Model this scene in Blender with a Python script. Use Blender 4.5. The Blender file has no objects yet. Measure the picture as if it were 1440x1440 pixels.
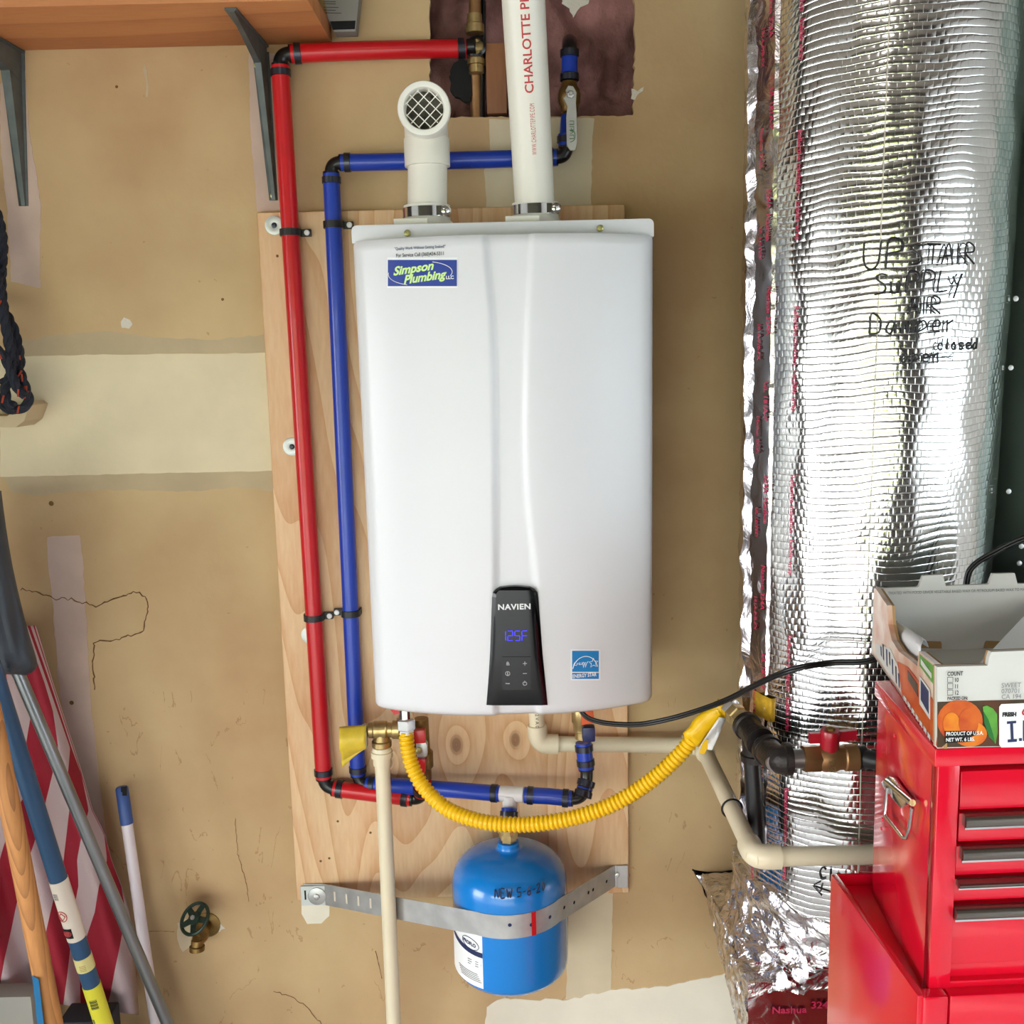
import bpy, bmesh, math, random
from mathutils import Vector, Matrix, noise
random.seed(7)
V = Vector
C = bpy.context.scene.collection
# ---------------------------------------------------------------- camera
F = 1440.0; D = 1.77; CZ = 1.6
PI = math.pi
PT = math.atan(1440 / 9480); RL = math.atan(220 / 9480)
FW = V((0, math.cos(PT), -math.sin(PT))); UP0 = V((0, math.sin(PT), math.cos(PT)))
RT = V((1, 0, 0)) * math.cos(RL) - UP0 * math.sin(RL)
UP = UP0 * math.cos(RL) + V((1, 0, 0)) * math.sin(RL)
CAM = V((0, -D, CZ))
cd = bpy.data.cameras.new('camera'); cam = bpy.data.objects.new('camera', cd); C.objects.link(cam)
cam.matrix_world = Matrix(((RT.x, UP.x, -FW.x, CAM.x), (RT.y, UP.y, -FW.y, CAM.y), (RT.z, UP.z, -FW.z, CAM.z), (0, 0, 0, 1)))
cd.sensor_width = 36; cd.lens = 36.0; cd.clip_start = .02
bpy.context.scene.camera = cam
# ---------------------------------------------------------------- world, lights, exposure
sc = bpy.context.scene
sc.view_settings.view_transform = 'Standard'; sc.view_settings.look = 'None'
sc.view_settings.gamma = 1; sc.view_settings.use_curve_mapping = False
sc.view_settings.exposure = 0.38
sc.cycles.max_bounces = 8; sc.cycles.diffuse_bounces = 4; sc.cycles.glossy_bounces = 4
sc.cycles.sample_clamp_indirect = 6; sc.cycles.caustics_reflective = False; sc.cycles.caustics_refractive = False
SKY = 9
w = bpy.data.worlds.new('sky'); sc.world = w; w.use_nodes = True
nt = w.node_tree; bg = nt.nodes['Background']
tc = nt.nodes.new('ShaderNodeTexCoord'); sx = nt.nodes.new('ShaderNodeSeparateXYZ'); rp = nt.nodes.new('ShaderNodeValToRGB')
nt.links.new(tc.outputs['Generated'], sx.inputs[0]); nt.links.new(sx.outputs['Z'], rp.inputs[0]); nt.links.new(rp.outputs[0], bg.inputs[0])
rp.color_ramp.elements[0].position = 0; rp.color_ramp.elements[0].color = (.95, .97, 1, 1)
rp.color_ramp.elements[1].position = .9; rp.color_ramp.elements[1].color = (.74, .86, 1, 1)
bg.inputs[1].default_value = SKY
def portal(name, loc, rot, sx_, sy_):
    l = bpy.data.lights.new(name, 'AREA'); l.shape = 'RECTANGLE'; l.size = sx_; l.size_y = sy_
    o = bpy.data.objects.new(name, l); o.location = loc; o.rotation_euler = rot; C.objects.link(o)
    l.cycles.is_portal = True
RX0, RX1, RY0, CEIL = -3.4, 2.3, -4.6, 2.75
portal('door_daylight_left', (RX0 + .01, -1.95, .95), (0, -PI / 2, 0), 1.9, 1.9)
portal('door_daylight_rear', (-1.25, RY0 + .01, .95), (PI / 2, 0, 0), 4.0, 1.9)
portal('side_opening_daylight', (RX1 - .01, -2.37, 1.3), (0, PI / 2, 0), 1.2, 2.25)
sun = bpy.data.lights.new('sun', 'SUN'); sun.energy = 5; sun.angle = .02; sun.color = (1, .95, .86)
so = bpy.data.objects.new('sun', sun); so.rotation_euler = (math.radians(50), 0, math.radians(-16)); C.objects.link(so); so.location = (0, -8, 8)
def lamp(name, loc, e, col=(1, .95, .88), s=.5):
    l = bpy.data.lights.new(name, 'AREA'); l.shape = 'DISK'; l.size = s; l.energy = e; l.color = col
    o = bpy.data.objects.new(name, l); o.location = loc; C.objects.link(o); return o
lamp('added_fill_light', (-.1, -2.3, CEIL - .06), 4, s=.9)  # added weak fill light below the ceiling, not a real fixture

# ---------------------------------------------------------------- maths and mesh helpers
def ray(x, y): return FW + RT * ((x - 720) / F) + UP * ((720 - y) / F)
def at(x, y, Y=0.0):
    r = ray(x, y); return CAM + r * ((Y + D) / r.y)
def atz(x, y, Z):
    r = ray(x, y); return CAM + r * ((Z - CZ) / r.z)
def onp(x, y, P, n):
    r = ray(x, y); return CAM + r * ((P - CAM).dot(n) / r.dot(n))
def mpp(p): return (V(p) - CAM).dot(FW) / F          # metres per photo pixel at a point
def lin(c):
    return tuple((x / 255 / 12.92) if x / 255 <= .04045 else ((x / 255 + .055) / 1.055) ** 2.4 for x in c)
WL = {}
def wl(o): return WL.get(o.name, V((0, 0, 0)))
def setp(o, label=None, cat=None, group=None, kind=None):
    if label: o['label'] = label
    if cat: o['category'] = cat
    if group: o['group'] = group
    if kind: o['kind'] = kind
    return o
def thing(name, label, cat, loc, group=None):
    o = bpy.data.objects.new(name, None); C.objects.link(o); o.location = loc; o.empty_display_size = .02
    WL[o.name] = V(loc); return setp(o, label, cat, group)
def merge(*gs):
    v, f = [], []
    for a, b in gs:
        k = len(v); v += [V(p) for p in a]; f += [tuple(i + k for i in q) for q in b]
    return v, f
def obj(name, geo, m, parent=None, smooth=False, bevel=0, segs=2, label=None, cat=None, group=None, kind=None, uv=None, mats=None, fm=None, auto=None):
    v, f = geo
    v = [V(p) for p in v]
    if parent is not None: org = wl(parent)
    else:
        xs = [p.x for p in v]; ys = [p.y for p in v]; zs = [p.z for p in v]
        org = V(((min(xs) + max(xs)) / 2, (min(ys) + max(ys)) / 2, min(zs)))
    me = bpy.data.meshes.new(name); me.from_pydata([p - org for p in v], [], f)
    for mm in (mats or [m]): me.materials.append(mm)
    if fm:
        for i, k in enumerate(fm): me.polygons[i].material_index = k
    if uv:
        ul = me.uv_layers.new(name='UVMap')
        for lp in me.loops: ul.data[lp.index].uv = uv[lp.vertex_index]
    bm = bmesh.new(); bm.from_mesh(me)
    if not fm and not uv: bmesh.ops.recalc_face_normals(bm, faces=bm.faces)
    if bevel:
        ed = [e for e in bm.edges if len(e.link_faces) == 2 and e.calc_face_angle(0) > .5]
        bmesh.ops.bevel(bm, geom=ed, offset=bevel, segments=segs, affect='EDGES', profile=.6)
    bm.to_mesh(me); bm.free()
    if smooth or bevel: me.shade_smooth()
    if (smooth or bevel):
        try: me.set_sharp_from_angle(angle=math.radians(auto or 42))
        except Exception: pass
    o = bpy.data.objects.new(name, me); C.objects.link(o)
    if parent is not None: o.parent = parent; WL[o.name] = org
    else: o.location = org; WL[o.name] = org
    return setp(o, label, cat, group, kind)
def bx(x0, x1, y0, y1, z0, z1):
    v = [V((x, y, z)) for z in (z0, z1) for y in (y0, y1) for x in (x0, x1)]
    return v, [(0, 2, 3, 1), (4, 5, 7, 6), (0, 1, 5, 4), (2, 6, 7, 3), (0, 4, 6, 2), (1, 3, 7, 5)]
def obx(O, ux, uy, uz, a0, a1, b0, b1, c0, c1):
    v, f = bx(a0, a1, b0, b1, c0, c1); return [O + ux * p.x + uy * p.y + uz * p.z for p in v], f
def frames(pts):
    n = len(pts); T = []
    for i in range(n):
        a = pts[max(0, i - 1)]; b = pts[min(n - 1, i + 1)]; d = (b - a)
        T.append(d.normalized() if d.length > 1e-9 else V((0, 0, 1)))
    u = T[0].orthogonal().normalized(); out = []
    for i in range(n):
        u = (u - T[i] * u.dot(T[i])); u = u.normalized() if u.length > 1e-6 else T[i].orthogonal().normalized()
        out.append((T[i], u, T[i].cross(u)))
    return out
def tube(pts, r, n=16, cap=True, sq=1.0):
    pts = [V(p) for p in pts]; fr = frames(pts); v, f = [], []
    for i, p in enumerate(pts):
        rr = r[i] if isinstance(r, (list, tuple)) else r
        _, a, b = fr[i]
        for k in range(n):
            t = 2 * PI * k / n; v.append(p + a * (rr * math.cos(t)) + b * (rr * sq * math.sin(t)))
    for i in range(len(pts) - 1):
        for k in range(n):
            j = (k + 1) % n; f.append((i * n + k, i * n + j, (i + 1) * n + j, (i + 1) * n + k))
    if cap: f += [tuple(range(n))[::-1], tuple(range((len(pts) - 1) * n, len(pts) * n))]
    return v, f
def lathe(prof, o, ax=(0, 0, 1), n=32, up=None):
    o = V(o); ax = V(ax).normalized(); a = (V(up) - ax * V(up).dot(ax)).normalized() if up else ax.orthogonal().normalized(); b = ax.cross(a); v, f = [], []
    for r, h in prof:
        for k in range(n):
            t = 2 * PI * k / n; v.append(o + ax * h + a * (r * math.cos(t)) + b * (r * math.sin(t)))
    m = len(prof)
    for i in range(m - 1):
        for k in range(n):
            j = (k + 1) % n; f.append((i * n + k, i * n + j, (i + 1) * n + j, (i + 1) * n + k))
    if prof[0][0] > 0: f.append(tuple(range(n))[::-1])
    if prof[-1][0] > 0: f.append(tuple(range((m - 1) * n, m * n)))
    return v, f
def cyl(a, b, r, n=20, c=.1):
    a = V(a); b = V(b); L = (b - a).length; e = min(r * c, L * .3)
    return lathe([(r - e, 0), (r, e), (r, L - e), (r - e, L)], a, b - a, n)
def cat(pts, k=8):
    pts = [V(p) for p in pts]; P = [pts[0] * 2 - pts[1]] + pts + [pts[-1] * 2 - pts[-2]]; out = []
    for i in range(1, len(P) - 2):
        p0, p1, p2, p3 = P[i - 1:i + 3]
        for j in range(k):
            t = j / k
            out.append(.5 * ((2 * p1) + (p2 - p0) * t + (2 * p0 - 5 * p1 + 4 * p2 - p3) * t * t + (3 * p1 - p0 - 3 * p2 + p3) * t ** 3))
    out.append(pts[-1]); return out
def arc3(a, c, b, k=8):          # smooth corner a -> c -> b
    a, c, b = V(a), V(c), V(b)
    return [a * (1 - t) ** 2 + c * (2 * t * (1 - t)) + b * t * t for t in [i / k for i in range(k + 1)]]
def sheet(rows):                  # grid of points -> surface
    n = len(rows[0]); v = [p for r in rows for p in r]
    return v, [(i * n + j, i * n + j + 1, (i + 1) * n + j + 1, (i + 1) * n + j) for i in range(len(rows) - 1) for j in range(n - 1)]
def slab(out, nrm, th):           # outline (3-D, planar) extruded by nrm*th
    n = len(out); nrm = V(nrm).normalized()
    v = [V(p) for p in out] + [V(p) + nrm * th for p in out]
    return v, [tuple(range(n)), tuple(range(n, 2 * n))[::-1]] + [(i, (i + 1) % n, n + (i + 1) % n, n + i) for i in range(n)]
def ragged(px, amp=1.0, step=7, seed=0):
    rnd = random.Random(seed); out = []
    for i in range(len(px)):
        a, b = px[i], px[(i + 1) % len(px)]; L = math.hypot(b[0] - a[0], b[1] - a[1]); k = max(1, int(L / step))
        for j in range(k):
            t = j / k; out.append((a[0] + (b[0] - a[0]) * t + rnd.uniform(-amp, amp), a[1] + (b[1] - a[1]) * t + rnd.uniform(-amp, amp)))
    return out
def text_geo(s, size, mp, sx=1.0, bold=0.0, shear=0.0, align='LEFT', res=3, spc=1.0, sub=0):
    cu = bpy.data.curves.new('lettering', 'FONT'); cu.body = s; cu.size = size; cu.offset = bold; cu.shear = shear; cu.align_x = align; cu.resolution_u = res; cu.space_character = spc
    o = bpy.data.objects.new('lettering', cu); C.objects.link(o); bpy.context.view_layer.update()
    me = bpy.data.meshes.new_from_object(o)
    if sub:
        bm = bmesh.new(); bm.from_mesh(me); bmesh.ops.triangulate(bm, faces=bm.faces[:])
        for _ in range(5):
            ed = [e for e in bm.edges if e.calc_length() > sub]
            if not ed: break
            bmesh.ops.subdivide_edges(bm, edges=ed, cuts=1); bmesh.ops.triangulate(bm, faces=bm.faces[:])
        bm.to_mesh(me); bm.free()
    v = [mp(p.co.x * sx, p.co.y) for p in me.vertices]; f = [tuple(p.vertices) for p in me.polygons]
    bpy.data.objects.remove(o); bpy.data.curves.remove(cu); bpy.data.meshes.remove(me)
    return v, f
G = {  # single-stroke hand lettering, unit box
 'U': [[(0, 1), (.02, .3), (.25, 0), (.5, .2), (.6, 1)], ], 'P': [[(0, 0), (.08, 1), (.5, .95), (.55, .6), (.05, .5)]], 'S': [[(.6, .9), (.3, 1), (.05, .8), (.5, .4), (.45, .1), (0, 0)]],
 'T': [[(0, 1), (.7, .95)], [(.35, 1), (.3, 0)]], 'A': [[(0, 0), (.35, 1), (.6, 0)], [(.12, .4), (.5, .42)]], 'I': [[(.1, 1), (.1, 0)]], 'R': [[(0, 0), (.05, 1), (.5, .9), (.5, .6), (.05, .5), (.6, 0)]],
 'L': [[(.1, 1), (0, 0), (.5, 0)]], 'Y': [[(0, .7), (.25, .3), (.55, .8)], [(.5, .8), (.1, -.4)]], 'D': [[(0, 0), (.05, 1), (.5, .7), (.45, .1), (0, 0)]], 'N': [[(0, 0), (.1, 1), (.45, 0), (.6, 1)]],
 'W': [[(0, 1), (.12, 0), (.32, .7), (.45, 0), (.65, 1)]], 'E': [[(.5, 1), (.05, 1), (0, 0), (.5, 0)], [(.02, .5), (.4, .52)]], 'C': [[(.5, .85), (.25, 1), (0, .5), (.15, 0), (.5, .15)]],
 'a': [[(.45, .5), (.2, .6), (.02, .2), (.25, 0), (.45, .5), (.5, 0)]], 'm': [[(0, 0), (.05, .55), (.05, .3), (.2, .6), (.3, 0), (.35, .4), (.5, .6), (.6, 0)]], 'p': [[(0, .6), (-.02, -.5)], [(0, .4), (.3, .6), (.45, .3), (.02, .05)]],
 'e': [[(.02, .3), (.4, .35), (.3, .6), (.05, .5), (.05, .1), (.4, .05)]], 'r': [[(.02, .6), (.03, 0)], [(.03, .4), (.35, .6)]], 'c': [[(.4, .5), (.15, .6), (0, .25), (.2, 0), (.4, .1)]], 'l': [[(.1, 1), (.08, 0)]],
 'o': [[(.2, .6), (0, .3), (.2, 0), (.4, .3), (.2, .6)]], 's': [[(.35, .55), (.1, .6), (.05, .4), (.35, .2), (.25, 0), (0, .05)]], 'd': [[(.4, .5), (.15, .55), (0, .2), (.2, 0), (.4, .3), (.45, 1), (.42, 0)]], 'n': [[(0, 0), (.03, .55), (.05, .35), (.3, .6), (.4, 0)]],
 'u': [[(0, .6), (.05, .1), (.3, .05), (.4, .6), (.42, 0)]], '5': [[(.5, 1), (.1, 1), (.05, .55), (.45, .5), (.4, .05), (0, 0)]], '6': [[(.4, 1), (.05, .5), (.05, .1), (.35, 0), (.42, .4), (.05, .4)]], '2': [[(0, .8), (.3, 1), (.45, .7), (0, 0), (.5, .02)]],
 '0': [[(.2, 1), (0, .5), (.2, 0), (.42, .5), (.2, 1)]], '-': [[(0, .45), (.35, .5)]], ' ': []}
def hand(s, size, mp, r=.0007, sx=1.0, spc=.18):
    gs = []; x = 0
    for ch in s:
        wd = .35 if ch in 'Il- ' else .6
        for st in G.get(ch, []):
            q = cat([V((p[0], p[1], 0)) for p in st], 4) if len(st) > 2 else [V((p[0], p[1], 0)) for p in st]
            gs.append(tube([mp((x + p.x) * size * sx, p.y * size) for p in q], r, 5))
        x += wd + spc
    return merge(*gs)
# ---------------------------------------------------------------- materials
def mat(name, col, rough=.5, metal=0, coat=0, var=0, vs=8, bump=0, bs=60, col2=None, emit=0, spec=.5, sc3=(1, 1, 1), alpha=1, det=4, aniso=0):
    m = bpy.data.materials.new(name); m.use_nodes = True; n = m.node_tree.nodes; L = m.node_tree.links; b = n['Principled BSDF']
    c = lin(col); b.inputs['Base Color'].default_value = (*c, 1); b.inputs['Roughness'].default_value = rough; b.inputs['Metallic'].default_value = metal
    b.inputs['Coat Weight'].default_value = coat; b.inputs['Coat Roughness'].default_value = .08; b.inputs['Specular IOR Level'].default_value = spec
    if emit: b.inputs['Emission Color'].default_value = (*c, 1); b.inputs['Emission Strength'].default_value = emit
    if var or bump or col2:
        t = n.new('ShaderNodeTexCoord'); mp_ = n.new('ShaderNodeMapping'); mp_.inputs['Scale'].default_value = sc3; L.new(t.outputs['Object'], mp_.inputs[0])
    if var or col2:
        nz = n.new('ShaderNodeTexNoise'); nz.inputs['Scale'].default_value = vs; nz.inputs['Detail'].default_value = det; L.new(mp_.outputs[0], nz.inputs[0])
        r = n.new('ShaderNodeValToRGB'); r.color_ramp.elements[0].position = .35; r.color_ramp.elements[1].position = .68
        k = col2 and lin(col2) or tuple(x * (1 - var) for x in c)
        r.color_ramp.elements[0].color = (*k, 1); r.color_ramp.elements[1].color = (*(c if col2 else tuple(min(1, x * (1 + var * .4)) for x in c)), 1)
        L.new(nz.outputs[0], r.inputs[0]); L.new(r.outputs[0], b.inputs['Base Color'])
    if bump:
        nb = n.new('ShaderNodeTexNoise'); nb.inputs['Scale'].default_value = bs; nb.inputs['Detail'].default_value = 5; L.new(mp_.outputs[0], nb.inputs[0])
        bp = n.new('ShaderNodeBump'); bp.inputs['Strength'].default_value = min(1, bump); bp.inputs['Distance'].default_value = .002; L.new(nb.outputs[0], bp.inputs['Height']); L.new(bp.outputs[0], b.inputs['Normal'])
    return m
def mnode(nt, op, a, b=None, c=None):
    x = nt.nodes.new('ShaderNodeMath'); x.operation = op
    for i, s in enumerate((a, b, c)):
        if s is None: continue
        if isinstance(s, (int, float)): x.inputs[i].default_value = s
        else: nt.links.new(s, x.inputs[i])
    return x.outputs[0]
def wood(name, c1, c2, scale=9, knots=(), rings=22, along='Z', rough=.55, dist=6):
    """c1 light, c2 dark growth lines running along an axis; knots given in object space (x, z)"""
    m = bpy.data.materials.new(name); m.use_nodes = True; nt = m.node_tree; n = nt.nodes; L = nt.links; b = n['Principled BSDF']; b.inputs['Roughness'].default_value = rough
    t = n.new('ShaderNodeTexCoord'); mp_ = n.new('ShaderNodeMapping'); L.new(t.outputs['Object'], mp_.inputs[0])
    s = {'Z': (1, 1, .16), 'X': (.16, 1, 1), 'Y': (1, .16, 1)}[along]; mp_.inputs['Scale'].default_value = s
    nz = n.new('ShaderNodeTexNoise'); nz.inputs['Scale'].default_value = scale * .55; nz.inputs['Detail'].default_value = 1.5; L.new(mp_.outputs[0], nz.inputs[0])
    sp = n.new('ShaderNodeSeparateXYZ'); L.new(t.outputs['Object'], sp.inputs[0])
    val = mnode(nt, 'MULTIPLY', nz.outputs[0], float(dist)); kdark = None
    for kx, kz, kr in knots:
        dx = mnode(nt, 'SUBTRACT', sp.outputs['X'], kx); dz = mnode(nt, 'MULTIPLY', mnode(nt, 'SUBTRACT', sp.outputs['Z'], kz), .6)
        d = mnode(nt, 'SQRT', mnode(nt, 'ADD', mnode(nt, 'MULTIPLY', dx, dx), mnode(nt, 'MULTIPLY', dz, dz)))
        g = mnode(nt, 'POWER', 2.718, mnode(nt, 'MULTIPLY', d, -1 / (kr * 2.2))); val = mnode(nt, 'ADD', val, mnode(nt, 'MULTIPLY', g, .9))
        kk = mnode(nt, 'SMOOTH_MIN', mnode(nt, 'MULTIPLY', mnode(nt, 'SUBTRACT', kr * 1.15, d), 1 / (kr * .5)), 1.0, .1); kk = mnode(nt, 'MAXIMUM', kk, 0.0)
        kdark = kk if kdark is None else mnode(nt, 'MAXIMUM', kdark, kk)
    saw = mnode(nt, 'FRACT', mnode(nt, 'MULTIPLY', val, rings / 10)); saw = mnode(nt, 'POWER', saw, 2.2)
    f = n.new('ShaderNodeTexNoise'); f.inputs['Scale'].default_value = 160; f.inputs['Detail'].default_value = 3; L.new(mp_.outputs[0], f.inputs[0])
    fac = mnode(nt, 'ADD', mnode(nt, 'MULTIPLY', saw, .62), mnode(nt, 'MULTIPLY', mnode(nt, 'SUBTRACT', f.outputs[0], .42), .7))
    mx = n.new('ShaderNodeMix'); mx.data_type = 'RGBA'; mx.clamp_factor = True; L.new(fac, mx.inputs[0]); mx.inputs[6].default_value = (*lin(c1), 1); mx.inputs[7].default_value = (*lin(c2), 1)
    out = mx.outputs[2]
    if kdark is not None:
        m2 = n.new('ShaderNodeMix'); m2.data_type = 'RGBA'; L.new(mnode(nt, 'MULTIPLY', kdark, .75), m2.inputs[0]); L.new(out, m2.inputs[6]); m2.inputs[7].default_value = (*lin((125, 72, 40)), 1); out = m2.outputs[2]
    L.new(out, b.inputs['Base Color'])
    bp = n.new('ShaderNodeBump'); bp.inputs['Strength'].default_value = .25; bp.inputs['Distance'].default_value = .0015; L.new(fac, bp.inputs['Height']); L.new(bp.outputs[0], b.inputs['Normal'])
    return m
def foil(name, kind='bubble', rough=.13, tint=(238, 238, 236)):
    m = bpy.data.materials.new(name); m.use_nodes = True; nt = m.node_tree; n = nt.nodes; L = nt.links; b = n['Principled BSDF']
    b.inputs['Base Color'].default_value = (*lin(tint), 1); b.inputs['Metallic'].default_value = 1; b.inputs['Roughness'].default_value = rough
    t = n.new('ShaderNodeTexCoord')
    bp = n.new('ShaderNodeBump')
    if kind == 'bubble':
        nz = n.new('ShaderNodeTexNoise'); nz.inputs['Scale'].default_value = 9; nz.inputs['Detail'].default_value = 2; L.new(t.outputs['UV'], nz.inputs[0])
        sp = n.new('ShaderNodeSeparateXYZ'); L.new(t.outputs['UV'], sp.inputs[0]); u, v = sp.outputs['X'], sp.outputs['Y']
        vv = mnode(nt, 'ADD', mnode(nt, 'ADD', v, mnode(nt, 'MULTIPLY', u, -.05)), mnode(nt, 'MULTIPLY', nz.outputs[0], .02))
        row = mnode(nt, 'MULTIPLY', vv, 1 / .0098); fr = mnode(nt, 'SINE', mnode(nt, 'MULTIPLY', row, PI)); a = mnode(nt, 'POWER', mnode(nt, 'ABSOLUTE', fr), .28)
        uu = mnode(nt, 'ADD', mnode(nt, 'MULTIPLY', u, 1 / .0115), mnode(nt, 'MULTIPLY', mnode(nt, 'FLOOR', row), .5))
        c = mnode(nt, 'POWER', mnode(nt, 'ABSOLUTE', mnode(nt, 'SINE', mnode(nt, 'MULTIPLY', uu, PI))), .4)
        n2 = n.new('ShaderNodeTexNoise'); n2.inputs['Scale'].default_value = 55; n2.inputs['Detail'].default_value = 3; L.new(t.outputs['UV'], n2.inputs[0])
        n3 = n.new('ShaderNodeTexNoise'); n3.inputs['Scale'].default_value = 16; n3.inputs['Detail'].default_value = 1; L.new(t.outputs['UV'], n3.inputs[0])
        amt = mnode(nt, 'MULTIPLY', n3.outputs[0], .75)
        h = mnode(nt, 'MULTIPLY', a, mnode(nt, 'ADD', mnode(nt, 'SUBTRACT', 1.0, amt), mnode(nt, 'MULTIPLY', amt, c)))
        h = mnode(nt, 'ADD', h, mnode(nt, 'MULTIPLY', n2.outputs[0], .4))
        bp.inputs['Distance'].default_value = .0009; bp.inputs['Strength'].default_value = .75
    else:
        vo = n.new('ShaderNodeTexVoronoi'); vo.inputs['Scale'].default_value = 34; vo.feature = 'SMOOTH_F1'; nz = n.new('ShaderNodeTexNoise'); nz.inputs['Scale'].default_value = 18; nz.inputs['Detail'].default_value = 6; nz.inputs['Distortion'].default_value = 1.5
        L.new(t.outputs['Object'], vo.inputs[0]); L.new(t.outputs['Object'], nz.inputs[0]); h = mnode(nt, 'ADD', mnode(nt, 'MULTIPLY', vo.outputs[0], .6), nz.outputs[0])
        bp.inputs['Distance'].default_value = .012 if kind == 'crumple' else .004; bp.inputs['Strength'].default_value = .9
    L.new(h, bp.inputs['Height']); L.new(bp.outputs[0], b.inputs['Normal'])
    return m
def drywall_mat():
    m = bpy.data.materials.new('tan_drywall'); m.use_nodes = True; nt = m.node_tree; n = nt.nodes; L = nt.links; b = n['Principled BSDF']; b.inputs['Roughness'].default_value = .75; b.inputs['Specular IOR Level'].default_value = .25
    t = n.new('ShaderNodeTexCoord')
    def nz(s, d, sc3=(1, 1, 1), dd=0):
        mp_ = n.new('ShaderNodeMapping'); mp_.inputs['Scale'].default_value = sc3; L.new(t.outputs['Object'], mp_.inputs[0]); k = n.new('ShaderNodeTexNoise'); k.inputs['Scale'].default_value = s; k.inputs['Detail'].default_value = d; k.inputs['Distortion'].default_value = dd; L.new(mp_.outputs[0], k.inputs[0]); return k.outputs[0]
    def ramp(fac, p0, p1, c0, c1):
        r = n.new('ShaderNodeValToRGB'); r.color_ramp.elements[0].position = p0; r.color_ramp.elements[1].position = p1; r.color_ramp.elements[0].color = (*c0, 1); r.color_ramp.elements[1].color = (*c1, 1); L.new(fac, r.inputs[0]); return r.outputs[0]
    base = ramp(nz(2.6, 6), .36, .66, lin((188, 153, 112)), lin((213, 185, 140)))
    def mul(a, fac, c):
        x = n.new('ShaderNodeMix'); x.data_type = 'RGBA'; x.blend_type = 'MULTIPLY'; L.new(fac, x.inputs[0]); L.new(a, x.inputs[6]); x.inputs[7].default_value = (*c, 1); return x.outputs[2]
    sp = n.new('ShaderNodeSeparateXYZ'); L.new(t.outputs['Object'], sp.inputs[0])
    speck = mnode(nt, 'GREATER_THAN', nz(70, 2), .735); base = mul(base, mnode(nt, 'MULTIPLY', speck, .45), (.6, .48, .34))
    # dirt veins on the lower half of the sheet
    vein = mnode(nt, 'LESS_THAN', mnode(nt, 'ABSOLUTE', mnode(nt, 'SUBTRACT', nz(7, 6, (1.6, 1, .7), .6), .5)), .004)
    msk = mnode(nt, 'MULTIPLY', mnode(nt, 'GREATER_THAN', nz(14, 3), .56), mnode(nt, 'LESS_THAN', sp.outputs['Z'], 1.02))
    base = mul(base, mnode(nt, 'MULTIPLY', mnode(nt, 'MULTIPLY', vein, msk), .45), (.55, .42, .3))
    # grime above the hose tap
    p = at(280, 1262); dx = mnode(nt, 'SUBTRACT', sp.outputs['X'], p.x); dz = mnode(nt, 'SUBTRACT', sp.outputs['Z'], p.z)
    d2 = mnode(nt, 'ADD', mnode(nt, 'MULTIPLY', dx, mnode(nt, 'MULTIPLY', dx, .6)), mnode(nt, 'MULTIPLY', dz, dz)); g = mnode(nt, 'POWER', 2.718, mnode(nt, 'MULTIPLY', d2, -1300.0))
    base = mul(base, mnode(nt, 'MULTIPLY', g, .75), (.5, .42, .34))
    L.new(base, b.inputs['Base Color'])
    bp = n.new('ShaderNodeBump'); bp.inputs['Strength'].default_value = .25; bp.inputs['Distance'].default_value = .002; L.new(nz(90, 5), bp.inputs['Height']); L.new(bp.outputs[0], b.inputs['Normal'])
    return m
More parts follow.
